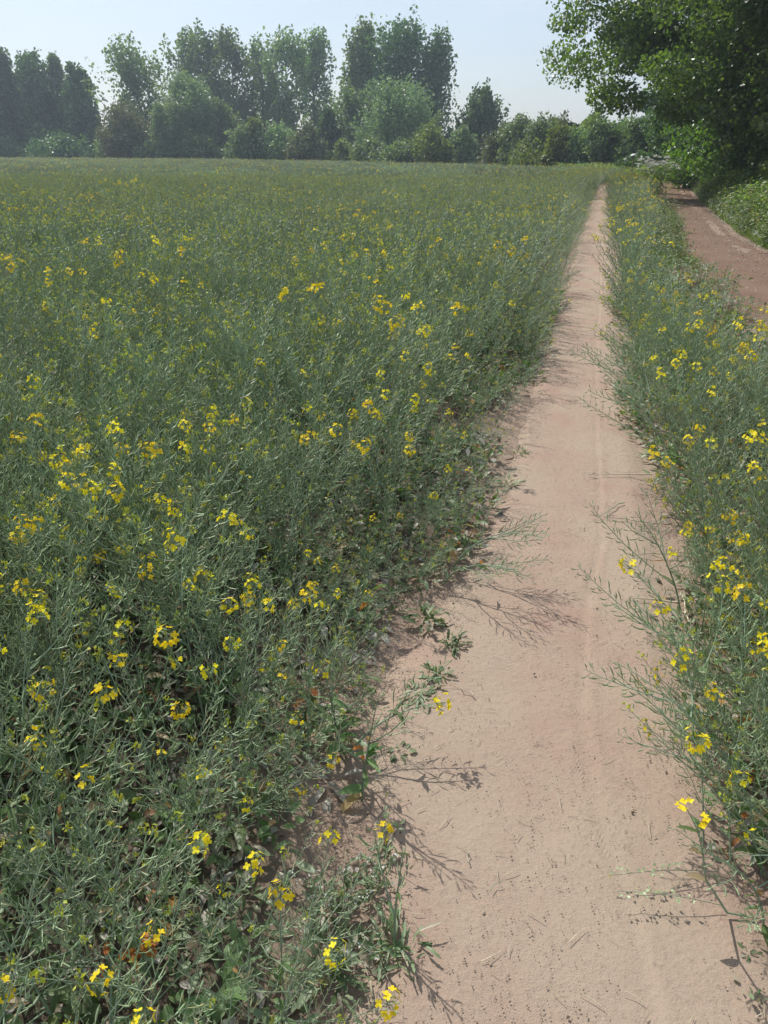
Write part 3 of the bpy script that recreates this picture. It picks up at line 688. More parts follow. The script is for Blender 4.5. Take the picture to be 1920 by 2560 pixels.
for q in (C1[-1], C1[-2] + [.008, 0, .03]):
    hd = MB(); c = np.array(q) + rr_.normal(0, .008, (5, 3))
    for w in range(4): blades(hd, c, np.array([math.cos(w * PI / 2), math.sin(w * PI / 2), .3]) * np.ones((5, 3)), .010, .008, 2, .1, .1, 0, rr_)
    hd.build('flower_head', M['petal'], lone)
pd = MB(); q = C1[[3, 4, 4]]; tubes(pd, np.stack([q, q + [[.015, 0, .04], [.012, 0, .04], [-.01, 0, .03]]], 1), np.array([.0016, .0006]), 3); pd.build('seed_pods', M['pod'], lone)
tag(lone, 'lone curved rapeseed stalk with two small yellow flowers over the path', 'rapeseed plant')
# spilling from the left edge
custom_rape('flattened podded rapeseed plant sprawling onto the path from the left', 1130, 1440, -8, .44, 1.1, 5, 0, 911, z=.03)
custom_rape('second flattened rapeseed plant with pods lying towards mid path', 1110, 1475, -22, .38, 1.2, 4, 0, 912, z=.03)
custom_rape('creeping rapeseed stem with drooping flower tip lying across bare soil', 880, 1905, 4, .34, 1.25, 1, 1, 913, z=.03, leafn=5)
custom_rape('upright leafy rapeseed stalk whose long shadow crosses the path', 905, 2010, 20, .36, .15, 2, 0, 914, leafn=12)
custom_rape('tall bare podded rapeseed stalk rising against soil beside weeds', 985, 2370, 60, .26, .12, 1, 0, 915, leafn=3)
custom_rape('large leafy yellow flowered rapeseed at crop corner above the creeping stem', 850, 1890, 200, .34, .15, 4, 1, 916, leafn=16)
# lying dry stalks
def stalk(name, label, p0, p1, r, material, twigs, seed, cat='dry stalk'):
    rng = np.random.default_rng(seed); A = np.array([*gpos(*p0), .026]); B = np.array([*gpos(*p1), .03])
    t = np.linspace(0, 1, 7)[:, None]; P_ = (B - A) * t + rng.normal(0, .004, (7, 3)) * [1, 1, .3]; P_[:, 2] = np.abs(P_[:, 2]) + .0
    a = MB(); tubes(a, P_[None], np.linspace(r, r * .35, 7), 5)
    for k in range(twigs):
        s = rng.uniform(.2, .95); q = interp_curve(P_, np.array([s]))[0]; d = norm(B - A); n_ = np.array([-d[1], d[0], 0]) * rng.choice([-1, 1])
        e = q + (d * rng.uniform(.5, 1) + n_ * rng.uniform(.3, .7)) * rng.uniform(.03, .07); e[2] = max(e[2], .004)
        tubes(a, np.stack([q, (q + e) / 2 + [0, 0, .006], e])[None], np.array([r * .4, r * .3, r * .15]), 3)
    o = a.build(name, M[material]); o.location = A; tag(o, label, cat); return o
stalk('lying_stalk', 'thin brown stalk with side twigs lying across the path, farthest', (1630, 1198), (1455, 1197), .0035, 'dry_stem', 9, 1)
stalk('lying_stalk', 'crooked greenish twig lying at a slant on the path', (1558, 1268), (1490, 1308), .003, 'stem', 4, 2)
stalk('lying_stalk', 'thin twig lying flat below the slanting one', (1640, 1320), (1470, 1300), .0025, 'dry_stem', 6, 3)
stalk('lying_stalk', 'pale bleached straw stalk sticking out from the crop', (1700, 1520), (1570, 1508), .0045, 'straw', 1, 4)
stalk('lying_stalk', 'dark forked twig between slanted twig and pale straw', (1720, 1395), (1575, 1402), .003, 'dry_stem', 4, 5)
stalk('standing_stalk', 'broken white straw stalk at the foot of the flowering plants', (1740, 1650), (1700, 1500), .006, 'straw', 1, 6)
stalk('lying_stalk', 'small bent green straw on the open path near the bottom', (1225, 2245), (1255, 2215), .0012, 'stem', 0, 7)
stalk('lying_stalk', 'short brown twig on open path left of the bent green straw', (1175, 2170), (1158, 2140), .0016, 'dry_stem', 0, 8)
stalk('lying_stalk', 'pale straw piece beside the flat drooping weed leaves', (1185, 1755), (1130, 1722), .002, 'straw', 1, 9)
# shepherd's purse lying over the path
def purse(label, p0, p1, seed):
    rng = np.random.default_rng(seed); A = np.array([*gpos(*p0), .03]); B = np.array([*gpos(*p1), .05]); r = empty('shepherds_purse', A)
    t = np.linspace(0, 1, 8)[:, None]; P_ = (B - A) * t; P_[:, 2] += .012 * np.sin(t[:, 0] * 3)
    st = MB(); tubes(st, P_[None], np.linspace(.0013, .0006, 8), 3); n = 26; s = rng.uniform(.3, 1, n); c = interp_curve(P_, s); d = rng.normal(0, 1, (n, 3)); d[:, 2] = abs(d[:, 2]) * .6; d = norm(d)
    e = c + d * .012; tubes(st, np.stack([c, e], 1), np.array([.0004, .0004]), 3); st.build('stem', M['stem'], r)
    pm = MB(); blades(pm, e, d, .007, .0075, 2, .1, .1, 0, rng, np.array([.15, .8, 1.])); pm.build('seed_pods', M['pod'], r)
    tag(r, label, 'weed')
purse('slender weed stem with heart shaped pods lying over the path, upper', (1790, 2200), (1530, 2225), 1)
purse('slender weed stem with heart shaped pods lying over the path, lower', (1800, 2285), (1535, 2265), 2)
# the withered orange leaves
def withered(px, py, z, n, L, label, seed):
    rng = np.random.default_rng(seed); X0, Y0 = on_ground(px, py, z); a = MB()
    az = rng.uniform(0, 6.3, n); d = np.stack([np.cos(az), np.sin(az), rng.uniform(-.5, .4, n)], -1)
    blades(a, rng.normal(0, .012, (n, 3)), d, L * rng.uniform(.6, 1.2, n), L * .6 * rng.uniform(.6, 1.1, n), 5, .4, .5, 0, rng, np.array([.3, .9, .7, 1., .6, .1]))
    tubes(a, np.array([[[0, 0, 0], [.004, .01, -z * .5], [0, .02, -z]]]), np.array([.002, .002, .0025]), 4, 1)
    o = a.build('withered_leaf', [M['orange'], M['stem']]); o.location = (X0, Y0, z); tag(o, label, 'leaf')
withered(352, 2370, .26, 9, .034, 'big crumpled rust red leaf cluster low in the left crop', 1)
withered(268, 2400, .20, 3, .032, 'small orange leaf just left of the rust red cluster', 2)
withered(905, 1865, .16, 3, .03, 'bright orange leaf on the large leafy plant at crop corner', 3)
withered(917, 1505, .16, 2, .035, 'narrow orange leaf standing upright near crop edge', 4)
withered(270, 1165, .45, 3, .03, 'dull red leaf among pods in the middle of the left crop', 5)

# ------------------------------------------------------------------ trees
def crown_profile(kind, t):
    if kind == 'poplar': return .75 + .45 * t - .92 * t ** 3
    if kind == 'cotton': return np.sin(PI * np.clip(.12 + .80 * t, 0, 1)) ** .5
    if kind == 'round': return np.clip(1 - np.abs(2 * t - 1) ** 2.4, 0, 1) ** .5 * .88 + .12
    if kind == 'full': return np.sqrt(np.clip(1 - t ** 2.4, 0, 1)) * (.82 + .3 * t)
    if kind == 'bush': return np.sqrt(np.clip(1 - t ** 2, 0, 1)) * .95 + .03
    if kind == 'cone': return np.clip(1 - t, .04, 1)
def tree(name, label, X0, Y0, H, W, kind, matn, seed, bottom=.12, ncl=70, nleaf=5000, leaf=.32, group='trees of the far row', cat='tree', sig=None, lean=(0, 0), trunk_r=None, up=0., fill=.5, base_z=0., zstretch=1.7):
    rng = np.random.default_rng(seed); r = empty(name, (X0, Y0, base_z))
    t = rng.beta(1.1, 1.0, ncl) if kind != 'cone' else 1 - np.sqrt(rng.random(ncl)); az = rng.uniform(0, 2 * PI, ncl); rad = np.sqrt(rng.uniform(fill * fill * .2, 1, ncl))
    prof = crown_profile(kind, t) * W / 2
    asym = 1 + .20 * np.sin(az * 2 + seed) + .14 * np.sin(az * 3 + seed * 2) + .22 * np.sin(t * 9 + az * 2 + seed)
    C = np.stack([np.cos(az) * rad * prof * asym, np.sin(az) * rad * prof * asym, H * (bottom + (1 - bottom) * t * .96)], -1)
    if sig is None: sig = W * .085
    for ax_ in (0, 1):          # keep the crown centred on its trunk and as wide as asked
        C[:, ax_] -= (np.percentile(C[:, ax_], 96) + np.percentile(C[:, ax_], 4)) / 2
        C[:, ax_] *= max(W / 2 - sig * 1.5, W * .2) / max(np.percentile(np.abs(C[:, ax_]), 96), .01)
    C[:, 0] += lean[0] * C[:, 2] / H; C[:, 1] += lean[1] * C[:, 2] / H
    if sig is None: sig = W * .085
    wgt = rng.uniform(.4, 1.6, ncl); wgt /= wgt.sum(); ci = rng.choice(ncl, nleaf, p=wgt)
    sg = sig * rng.uniform(.7, 1.35, ncl)[ci][:, None]
    off = norm(rng.normal(0, 1, (nleaf, 3))) * (rng.random((nleaf, 1)) ** .42 * 1.95) * sg * [1, 1, zstretch]
    if kind in ('poplar', 'cotton'): off[:, :2] *= (1 - .42 * off[:, 2:3] / (sg * zstretch * 1.95))
    tilt = C[ci] * [.9, .9, 0] / max(W, 1); off[:, 0] += off[:, 2] * tilt[:, 0]; off[:, 1] += off[:, 2] * tilt[:, 1]
    Pp = C[ci] + off; Pp[:, 2] = np.maximum(Pp[:, 2], .05)
    cr = MB(); leaf_cards(cr, Pp, leaf, rng, 0, up, 1.35)
    tr = MB(); tr_r = trunk_r or H * .016; n = 9
    tp = np.stack([np.linspace(0, lean[0], n) + np.cumsum(rng.normal(0, .012 * W, n)), np.linspace(0, lean[1], n) + np.cumsum(rng.normal(0, .012 * W, n)), np.linspace(0, H * .93, n)], -1); tp[0, :2] = 0
    tubes(tr, tp[None], np.linspace(1, .1, n) ** 1.2 * tr_r, 8)
    m_ = min(ncl, 46); Cs = C[:m_]; zs = np.clip(Cs[:, 2] - np.hypot(Cs[:, 0], Cs[:, 1]) * rng.uniform(.8, 1.6, m_), H * .06, H * .85)
    B0 = interp_curve(tp, zs / (H * .93)); mid = (B0 + Cs) / 2 + np.stack([0 * zs, 0 * zs, -.08 * np.hypot(Cs[:, 0], Cs[:, 1])], -1) + rng.normal(0, .02 * W, (m_, 3))
    tubes(tr, np.stack([B0, mid, Cs], 1), np.array([.34, .2, .06]) * tr_r, 4)
    tr.build('trunk', M['bark'], r, smooth=True); cr.build('crown', M[matn], r)
    tag(r, label, cat, group); return r
def far_tree(name, label, px, top, wpx, Y, kind, matn, seed, **k):
    if name == 'poplar_tree': wpx *= 1.27
    if name == 'willow_tree': wpx *= 1.08
    X0, _ = at_depth(px, 400, Y); _, H = at_depth(px, top, Y); a, _ = at_depth(px - wpx / 2, 300, Y); b, _ = at_depth(px + wpx / 2, 300, Y)
    return tree(name, label, X0, Y, H, b - a, kind, matn, seed, **k)
# dark poplars on the far left
PG = 'dark poplars at the left end of the tree line'
far_tree('poplar_tree', 'dark poplar cut by the left picture edge, first of the left row', -8, 132, 66, 138, 'poplar', 'crown_dark', 1, bottom=.03, ncl=120, nleaf=9000, leaf=.42, group=PG)
far_tree('poplar_tree', 'tall dense dark poplar, second from the left picture edge', 43, 126, 74, 140, 'poplar', 'crown_dark', 2, bottom=.03, ncl=140, nleaf=11000, leaf=.42, group=PG)
far_tree('poplar_tree', 'wide dark poplar, third from the left picture edge', 113, 140, 84, 138, 'poplar', 'crown_dark', 3, bottom=.03, ncl=150, nleaf=10500, leaf=.42, group=PG)
far_tree('poplar_tree', 'narrow thinner poplar with sky showing, fourth from the left', 174, 137, 56, 142, 'poplar', 'crown_poplar', 4, bottom=.05, ncl=80, nleaf=5200, leaf=.4, group=PG)
far_tree('poplar_tree', 'lower dark poplar beside the sky gap, last of the left row', 226, 165, 66, 136, 'poplar', 'crown_dark', 5, bottom=.03, ncl=120, nleaf=9500, leaf=.42, group=PG)
far_tree('poplar_tree', 'slim dark poplar standing behind between the second and third', 82, 180, 50, 146, 'poplar', 'crown_dark', 6, bottom=.03, ncl=80, nleaf=5000, leaf=.42, group=PG)
far_tree('poplar_tree', 'slim dark poplar standing behind between the fourth and fifth', 200, 200, 52, 146, 'poplar', 'crown_dark', 7, bottom=.03, ncl=80, nleaf=5500, leaf=.42, group=PG)
# tall airy cottonwoods
CG = 'tall airy poplars in the middle of the tree line'
cot = [(378, 122, 122, 5200, 'broad leaning airy poplar right of the sky gap', .20, 'crown_poplar'), (492, 98, 96, 5200, 'airy poplar rising behind the biggest left willow', .16, 'crown_poplar'),
       (540, 90, 80, 5000, 'airy poplar right behind the large left willow', .14, 'crown_dark'), (592, 86, 100, 6500, 'tallest full poplar left of the bare lit trunks', .12, 'crown_poplar'),
       (665, 104, 84, 3700, 'thin poplar whose bare trunk shows against the sky', .26, 'crown_poplar'), (722, 94, 92, 4600, 'airy poplar, fifth of the tall middle clump', .2, 'crown_poplar'),
       (790, 90, 88, 4400, 'last poplar of the middle clump, sky gap on its right', .24, 'crown_poplar')]
for i, (px, top, w, nl, lab, bt, mt) in enumerate(cot):
    far_tree('poplar_tree', lab, px, top, w, 132 + (i * 5) % 11, 'cotton', mt, 20 + i, bottom=bt, ncl=int(w * .62), nleaf=int(nl * .95), leaf=.40, group=CG, sig=.62, zstretch=2.1, trunk_r=.34, lean=((-1.5 if i == 0 else .4), 0))
far_tree('poplar_tree', 'pale full poplar at the left of the tallest clump', 906, 82, 88, 126, 'cotton', 'crown_poplar', 31, bottom=.12, ncl=110, nleaf=9500, leaf=.38, group=CG, sig=.8, zstretch=2.)
far_tree('poplar_tree', 'tallest dark green poplar with flat bushy top', 1003, 72, 108, 122, 'cotton', 'crown_dark', 32, bottom=.10, ncl=120, nleaf=11500, leaf=.38, group=CG, sig=.8, zstretch=2.)
far_tree('poplar_tree', 'dark poplar bulging at the right end of tallest clump', 1072, 112, 74, 122, 'cotton', 'crown_dark', 33, bottom=.22, ncl=80, nleaf=5600, leaf=.38, group=CG, sig=.7, zstretch=2., lean=(.8, 0))
far_tree('poplar_tree', 'slender green poplar in front of the tallest clump, left', 880, 236, 78, 112, 'cotton', 'crown_poplar', 34, bottom=.08, ncl=80, nleaf=4600, leaf=.32, group=CG, zstretch=2.)
far_tree('poplar_tree', 'lone narrow poplar standing apart right of the tall clumps', 1198, 238, 92, 105, 'poplar', 'crown_dark', 35, bottom=.02, ncl=130, nleaf=9500, leaf=.30, group=CG, sig=.38, zstretch=2.4)
# willows
WG = 'rounded willows in front of the tall poplars'
far_tree('willow_tree', 'large round grey-green willow left of centre', 478, 198, 138, 116, 'round', 'crown_willow', 41, bottom=.0, ncl=160, nleaf=15000, leaf=.26, group=WG, sig=.55, up=.3)
far_tree('willow_tree', 'smaller round willow lobe leaning on the large left willow', 430, 262, 84, 112, 'round', 'crown_willow', 42, bottom=.0, ncl=90, nleaf=7500, leaf=.26, group=WG, sig=.5)
far_tree('willow_tree', 'large round willow right of centre before tallest poplars', 992, 220, 158, 104, 'round', 'crown_willow', 43, bottom=.0, ncl=170, nleaf=17000, leaf=.24, group=WG, sig=.52, up=.3)
far_tree('willow_tree', 'small drooping willow right of the large right willow', 1062, 285, 70, 108, 'round', 'crown_willow', 44, bottom=.0, ncl=70, nleaf=5000, leaf=.24, group=WG)
far_tree('round_tree', 'dark round tree between left willow and bright bush', 560, 262, 84, 118, 'round', 'crown_poplar', 45, bottom=.0, ncl=100, nleaf=8000, leaf=.30, group='trees of the far row')
far_tree('round_tree', 'dark narrow tree at the right of the grey thicket', 822, 275, 56, 110, 'poplar', 'crown_dark', 46, bottom=.0, ncl=80, nleaf=6000, leaf=.28)
# shrubs along the foot of the row
BG = 'shrubs at the foot of the far tree line'
sh = [(330, 288, 110, 'crown_reddish', 'purplish brown open shrub under the broad leaning poplar'), (285, 335, 60, 'crown_poplar', 'low green shrub below the sky gap'),
      (305, 366, 46, 'crown_bright', 'small light green bush right at the field under the gap'), (610, 330, 70, 'crown_willow', 'grey-green rounded shrub left of the yellow-green bush'),
      (645, 300, 42, 'crown_bright', 'narrow yellow-green lit bush in the middle'), (700, 335, 90, 'crown_willow', 'wide grey shrub right of the yellow-green bush'),
      (760, 330, 76, 'crown_reddish', 'brownish grey shrub in front of the roof'), (795, 365, 42, 'crown_willow', 'small pale shrub left of the dark narrow tree'),
      (862, 360, 44, 'crown_bright', 'small bright bush between dark tree and slender poplar'), (925, 372, 80, 'crown_poplar', 'low green bush at the foot of the right willow'),
      (1088, 340, 92, 'crown_bright', 'round yellow-green bush right of the big right willow'), (1160, 325, 50, 'crown_willow', 'pale bush left of the lone poplar'),
      (1250, 335, 74, 'crown_reddish', 'brown-green bush just right of the lone poplar'), (1296, 312, 84, 'crown_willow', 'rounded hazy bush with a thin pointed top'),
      (1350, 318, 90, 'crown_willow', 'olive rounded shrub in the middle of the right hedge'), (1392, 322, 70, 'crown_bright', 'big yellow-green shrub left of the dark spruce'),
      (1345, 372, 100, 'crown_bright', 'low light green bush before the right hedge'), (1465, 300, 66, 'crown_bright', 'tall yellow-green shrub right of the dark spruce'),
      (1500, 312, 66, 'crown_poplar', 'dark green shrub next to the tall yellow-green one'), (1540, 325, 80, 'crown_poplar', 'broad shrub where far hedge meets the near trees'),
      (20, 372, 90, 'crown_dark', 'low bushes under the leftmost poplars'), (150, 368, 100, 'crown_dark', 'low bush under the third and fourth poplars'), (400, 372, 80, 'crown_willow', 'low hazy bush left of the large left willow'),
      (520, 365, 80, 'crown_poplar', 'low dark bush right of the large left willow'), (1590, 318, 90, 'crown_poplar', 'dark green shrub behind the white capped post'), (1440, 345, 90, 'crown_poplar', 'low dark shrub at the foot of the spruce'), (1320, 345, 80, 'crown_poplar', 'dark low shrub behind the olive ones'), (1640, 322, 110, 'crown_poplar', 'shrub behind the white flowers'), (1720, 330, 120, 'crown_dark', 'dark shrub deep under the big trees'), (1810, 340, 120, 'crown_dark', 'dark shrub far behind the right verge'), (1900, 345, 120, 'crown_dark', 'dark shrub far behind the right edge'), (1560, 372, 90, 'crown_bright', 'low leafy bush where the footpath meets the hedge'), (1130, 378, 60, 'crown_bright', 'little bush in the dip before the lone poplar'), (1010, 380, 90, 'crown_poplar', 'low dark bush before the right willow')]
for i, (px, top, w, mt, lab) in enumerate(sh):
    Yd = np.interp(px, [0, 400, 1000, 1200, 1400, 1560], [132, 112, 92, 84, 68, 64]) + (i % 3) * 1.5
    kk = Yd / 110
    far_tree('shrub', lab, px, top, w * 1.32, Yd, 'bush', mt, 60 + i, bottom=.02, ncl=int(40 + w * .5), nleaf=int(1500 + w * 45), leaf=.24 * kk + .05, group=BG, cat='shrub', up=.2)
far_tree('spruce_tree', 'dark pointed spruce in the right far hedge', 1425, 283, 66, 72, 'cone', 'crown_needle', 91, bottom=.02, ncl=120, nleaf=6000, leaf=.22, zstretch=.4, sig=.22)
far_tree('spruce_tree', 'small dark conifer seen in the dip left of lone poplar', 1124, 318, 46, 128, 'cone', 'crown_needle', 92, bottom=.02, ncl=70, nleaf=3000, leaf=.4, zstretch=.4)
far_tree('round_tree', 'dark distant tree top behind the olive shrub', 1376, 306, 60, 104, 'round', 'crown_dark', 93, bottom=.05, ncl=60, nleaf=3600, leaf=.34)
far_tree('birch_tree', 'thin feathery tree beside the dark spruce', 1398, 292, 40, 80, 'cotton', 'crown_reddish', 94, bottom=.2, ncl=40, nleaf=900, leaf=.2, sig=.3)
far_tree('birch_tree', 'dark thin pointed tree behind tall yellow-green shrub', 1475, 285, 52, 84, 'poplar', 'crown_dark', 95, bottom=.1, ncl=50, nleaf=2600, leaf=.26, sig=.3)
# roof beyond the trees
bX, bZ = at_depth(775, 318, 160)
bd = empty('distant_building', (bX, 160, 0)); bw = MB()
def box(mb, x0, x1, y0, y1, z0, z1, m=0):
    v = [(a, b, c) for c in (z0, z1) for b in (y0, y1) for a in (x0, x1)]
    mb.add(v, [[0, 2, 3, 1], [4, 5, 7, 6], [0, 1, 5, 4], [2, 6, 7, 3], [0, 4, 6, 2], [1, 3, 7, 5]], m)
box(bw, -6, 6, 0, 9, 0, bZ - .6); bw.build('wall', M['wall'], bd)
rf = MB(); rf.add([(-6.5, -.6, bZ - .6), (6.5, -.6, bZ - 1.), (6.5, 9.6, bZ - .4), (-6.5, 9.6, bZ), (-6.5, -.6, bZ - .4), (6.5, -.6, bZ - .8), (6.5, 9.6, bZ - .2), (-6.5, 9.6, bZ + .2)],
                 [[0, 3, 2, 1], [4, 5, 6, 7], [0, 1, 5, 4], [1, 2, 6, 5], [2, 3, 7, 6], [3, 0, 4, 7]]); rf.build('roof', M['roof'], bd)
tag(bd, 'grey building with sloping pale roof glimpsed beyond the grey shrubs', 'building')

# near trees on the right
def big_tree(name, label, X0, Y0, H, W, seed, matn='crown_maple', nleaf=60000, leaf=.15, bottom=.06, sig=.55, ncl=230, kind='round', cat='tree', group='big trees overhanging the track', lean=(0, 0), fill=.6, zs=.55):
    return tree(name, label, X0, Y0, H, W, kind, matn, seed, bottom=bottom, ncl=ncl, nleaf=nleaf, leaf=leaf, group=group, cat=cat, sig=sig, lean=lean, fill=fill, up=.35, zstretch=zs, trunk_r=H * .022)
big_tree('maple_tree', 'huge dark broadleaf tree whose branch tips reach furthest over the path', 16.0, 29, 14.5, 18.8, 201, nleaf=360000, leaf=.108, ncl=430, bottom=.14, sig=.62, zs=.55)
big_tree('maple_tree', 'second big dark tree behind the huge overhanging one', 20.2, 37, 13, 13.5, 202, nleaf=110000, leaf=.15, ncl=260, kind='full', bottom=.02)
big_tree('maple_tree', 'third dark tree further back above the white flowers', 21.3, 47, 13, 13, 203, matn='crown_dark', nleaf=60000, leaf=.20, ncl=200, kind='full', bottom=.02)  # darker leaf colour than the front trees, painting in the shaded side
big_tree('maple_tree', 'farthest tree of the shaded row, meeting the hedge', 25, 59, 12, 13.5, 204, matn='crown_dark', nleaf=40000, leaf=.24, ncl=150, kind='full', bottom=.02)  # shaded side put into the leaf colour here too
big_tree('maple_tree', 'dark tree filling the right picture edge', 19.0, 20.5, 12, 13.5, 205, nleaf=90000, leaf=.125, ncl=240, bottom=.05)
SG = 'shrubs under the big right trees'
big_tree('elder_shrub', 'arching light green shrub lit at the right under dark trees', 13.9, 22.5, 4.8, 6.0, 211, 'crown_bright', 22000, .12, .02, .32, 120, 'bush', 'shrub', SG)
big_tree('elder_shrub', 'tall leafy shrub filling the space beneath the huge tree', 16.6, 27, 8.0, 9.0, 219, 'crown_maple', 45000, .11, .02, .4, 150, 'full', 'shrub', SG)
big_tree('elder_shrub', 'yellowish shrub on the track side beneath the huge tree', 14.2, 26.5, 3.0, 3.6, 220, 'crown_bright', 9000, .11, .02, .26, 90, 'bush', 'shrub', SG)
big_tree('elder_shrub', 'leafy green shrub at the foot of the right edge tree', 14.6, 20.0, 4.2, 6.0, 212, 'crown_maple', 24000, .11, .02, .3, 110, 'bush', 'shrub', SG)
big_tree('elder_shrub', 'mid green shrub left of the dark hollow', 15.6, 30, 3.0, 5.0, 213, 'crown_maple', 12000, .13, .02, .32, 100, 'bush', 'shrub', SG)
big_tree('elder_shrub', 'leafy shrub in the gap between first two big trees', 14.2, 31.5, 6.0, 5.0, 214, 'crown_maple', 12000, .13, .15, .4, 90, 'round', 'shrub', SG)
big_tree('elder_shrub', 'dark shrub behind the white cow parsley', 18.6, 42, 4.0, 6.0, 215, 'crown_dark', 10000, .17, .02, .38, 90, 'bush', 'shrub', SG)  # dark leaf colour stands in for shade on this shrub
big_tree('elder_shrub', 'dark shrub behind the capped post', 19.8, 50, 5.0, 6.5, 216, 'crown_dark', 9000, .2, .02, .42, 90, 'bush', 'shrub', SG)  # shade carried by the darker leaf colour, as on the trees above
big_tree('elder_shrub', 'low dark shrub cut by the right picture edge', 12.6, 16.0, 1.9, 3.4, 217, 'crown_maple', 8000, .09, .02, .25, 80, 'bush', 'shrub', SG)
big_tree('elder_shrub', 'yellow-green shrub hanging over the verge, middle of the row', 17.0, 35.5, 4.6, 4.6, 218, 'crown_bright', 8000, .15, .05, .36, 70, 'bush', 'shrub', SG)

# ------------------------------------------------------------------ verge grass
def tuft(seed, n, L, W, material, h0=0.):
    rng = np.random.default_rng(seed); a = MB(); az = rng.uniform(0, 2 * PI, n); el = rng.uniform(.7, 1.5, n)
    p = rng.normal(0, .07, (n, 3)); p[:, 2] = h0 * rng.random(n)
    D = np.stack([np.cos(az) * np.cos(el), np.sin(az) * np.cos(el), np.sin(el)], -1)
    blades(a, p, D, rng.uniform(.6, 1.2, n) * L, W * rng.uniform(.6, 1.3, n), 3, rng.uniform(.1, .5, n), .3, 0, rng)
    return a.build('grass_source', [material], link=False)
def leafytuft(seed, material):
    rng = np.random.default_rng(seed); a = MB(); n = 90; p = rng.normal(0, .14, (n, 3)); p[:, 2] = rng.uniform(.03, .55, n)
    az = rng.uniform(0, 6.3, n); D = np.stack([np.cos(az), np.sin(az), rng.uniform(-.3, .5, n)], -1); blades(a, p, D, .08, .035, 2, .3, .3, 0, rng)
    q = rng.normal(0, .1, (12, 3)); q[:, 2] = 0; tubes(a, np.stack([q, q * 1.4 + [0, 0, .55]], 1), np.array([.003, .0015]), 3)
    return a.build('grass_source', [material], link=False)
gs = [tuft(1, 60, .45, .008, M['grass']), tuft(2, 50, .35, .010, M['grass']), leafytuft(3, M['grass']), leafytuft(4, M['weed']), tuft(5, 40, .6, .006, M['grass']), tuft(6, 30, .15, .006, M['weed'])]
vy = 9 + 60 * rng.random(17000) ** 1.5; vx = track_r(vy) + .15 + rng.random(17000) ** 1.3 * 8; n = len(vx)
edge = (vx - track_r(vy) - .15); keep = (vnoise(vx * 1.5, vy * 1.5, 55, 2) > .30 - edge * .1) & (vx < .62 * vy + 3.5)
vx, vy, edge = vx[keep], vy[keep], edge[keep]
vv = rng.choice([0, 1, 2, 3, 4], len(vx), p=[.18, .14, .34, .16, .18]); vv = np.where(edge < .25, rng.choice([5, 1, 3], len(vx)), vv)
vs = rng.uniform(.7, 1.3, len(vx)) * np.interp(edge, [0, .5, 1.5], [.5, .9, 1.3]) * (.3 + 1.35 * vnoise(vx * 1.1, vy * 1.1, 66, 2))
# grass band where the path ends, and along the track's left margin
bx = rng.uniform(9, 22, 3200); by = rng.uniform(41, 62, 3200); k = ((by > 45.8) | (bx > path_r(by) + .2)) & ~((bx > track_l(by)) & (bx < track_r(by)) & (by < 50)) & (bx > path_l(by) - .5)
bx, by = bx[k], by[k]; bv = rng.choice([0, 1, 4, 2], len(bx)); bs = rng.uniform(1.0, 1.5, len(bx))
cx_y = rng.uniform(4, 40, 1500); cx_x = track_l(cx_y) - .40 + rng.random(1500) ** 3 * .9; cv = rng.choice([5, 1, 3], 1500); cs = rng.uniform(.4, .8, 1500)
gX = np.concatenate([vx, bx, cx_x]); gY = np.concatenate([vy, by, cx_y]); n = len(gX)
scatter('verge_grass', np.stack([gX, gY, 0 * gX], -1), np.stack([0 * gX, 0 * gX, rng.uniform(0, 6.3, n)], -1), np.concatenate([vs, bs, cs]), np.concatenate([vv, bv, cv]), gs,
        'lush mixed grass and nettles on the verge under the right trees')

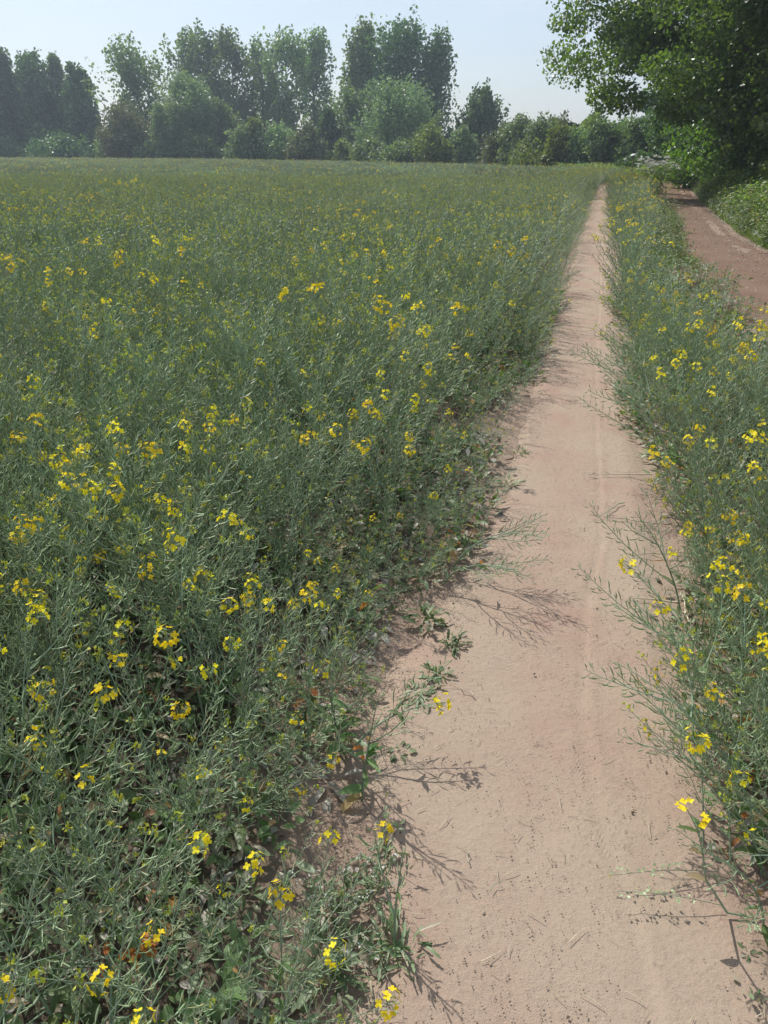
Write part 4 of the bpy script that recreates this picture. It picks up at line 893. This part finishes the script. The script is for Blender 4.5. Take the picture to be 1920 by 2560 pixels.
# ------------------------------------------------------------------ cow parsley and post
def cow_parsley(label, px, Y, top, n, seed, spread):
    rng = np.random.default_rng(seed); X0, _ = at_depth(px, 430, Y); _, H = at_depth(px, top, Y); r = empty('cow_parsley', (X0, Y, 0))
    st, fl_, lf_ = MB(), MB(), MB()
    for k in range(n):
        h = H * rng.uniform(.6, 1.0); tp = np.array([rng.normal(0, spread), rng.normal(0, spread), h]); b = tp * [.25, .25, 0]
        tubes(st, np.stack([b, (b + tp) / 2 + [0, 0, .05], tp])[None], np.array([.006, .004, .003]), 3)
        for u in range(7):
            c = tp + np.append(rng.normal(0, .055, 2), rng.uniform(-.03, .02)); tubes(st, np.stack([tp - [0, 0, .06], c])[None], np.array([.0015, .0015]), 3)
            leaf_cards(fl_, c + rng.normal(0, .018, (14, 3)) * [1, 1, .4], .026, rng, 0, 2.5, 1.1)
    c = rng.normal(0, spread * .9, (500, 3)); c[:, 2] = rng.uniform(.05, H * .75, 500); leaf_cards(lf_, c, .06, rng, 0, .5, 1.6)
    st.build('stem', M['stem'], r); fl_.build('flower_head', M['white'], r); lf_.build('foliage', M['grass'], r)
    tag(r, label, 'wildflower', 'white cow parsley before the dark hollow')
cow_parsley('tall white flowering cow parsley, right half of the clump', 1652, 33, 388, 34, 1, .34)
cow_parsley('white flowering cow parsley, left half beside the post', 1612, 33.5, 396, 30, 2, .30)
pX, pZ = at_depth(1585, 384, 38); _, pz0 = at_depth(1585, 390, 38)
po = empty('capped_post', (pX, 38, 0)); a = MB()
tubes(a, np.array([[[0, 0, 0], [.01, 0, pZ * .5], [0, 0, pZ - .07]]]), np.array([.035, .034, .032]), 10); a.build('post', M['wood'], po, smooth=True)
a = MB(); t = np.linspace(0, 1, 6); rad = np.array([.145, .14, .115, .08, .04, .001]); hz = np.array([-.055, -.035, .0, .022, .034, .038])
tubes(a, np.stack([0 * t, 0 * t, pZ - .04 + hz], -1)[None], rad, 16); a.add([[math.cos(q * PI / 8) * .145, math.sin(q * PI / 8) * .145, pZ - .095] for q in range(16)], [[15 - q for q in range(16)]])
a.build('cap', M['whitecap'], po, smooth=True)
tag(po, 'slim wooden post with a domed white cap beside the white flowers', 'post')

# ------------------------------------------------------------------ haze
hz_ = MB(); box(hz_, -420, 420, -30, 420, -1.2, 60); ho = hz_.build('haze', [], None)
hm, nt, out = mat('air_haze'); pv = nt.nodes.new('ShaderNodeVolumePrincipled'); pv.inputs['Density'].default_value = .0009
pv.inputs['Color'].default_value = (.72, .86, 1, 1); pv.inputs['Anisotropy'].default_value = .3
nt.links.new(pv.outputs[0], out.inputs['Volume']); ho.data.materials.append(hm)
tag(ho, 'thin pale air between the field and the far trees', kind='stuff')
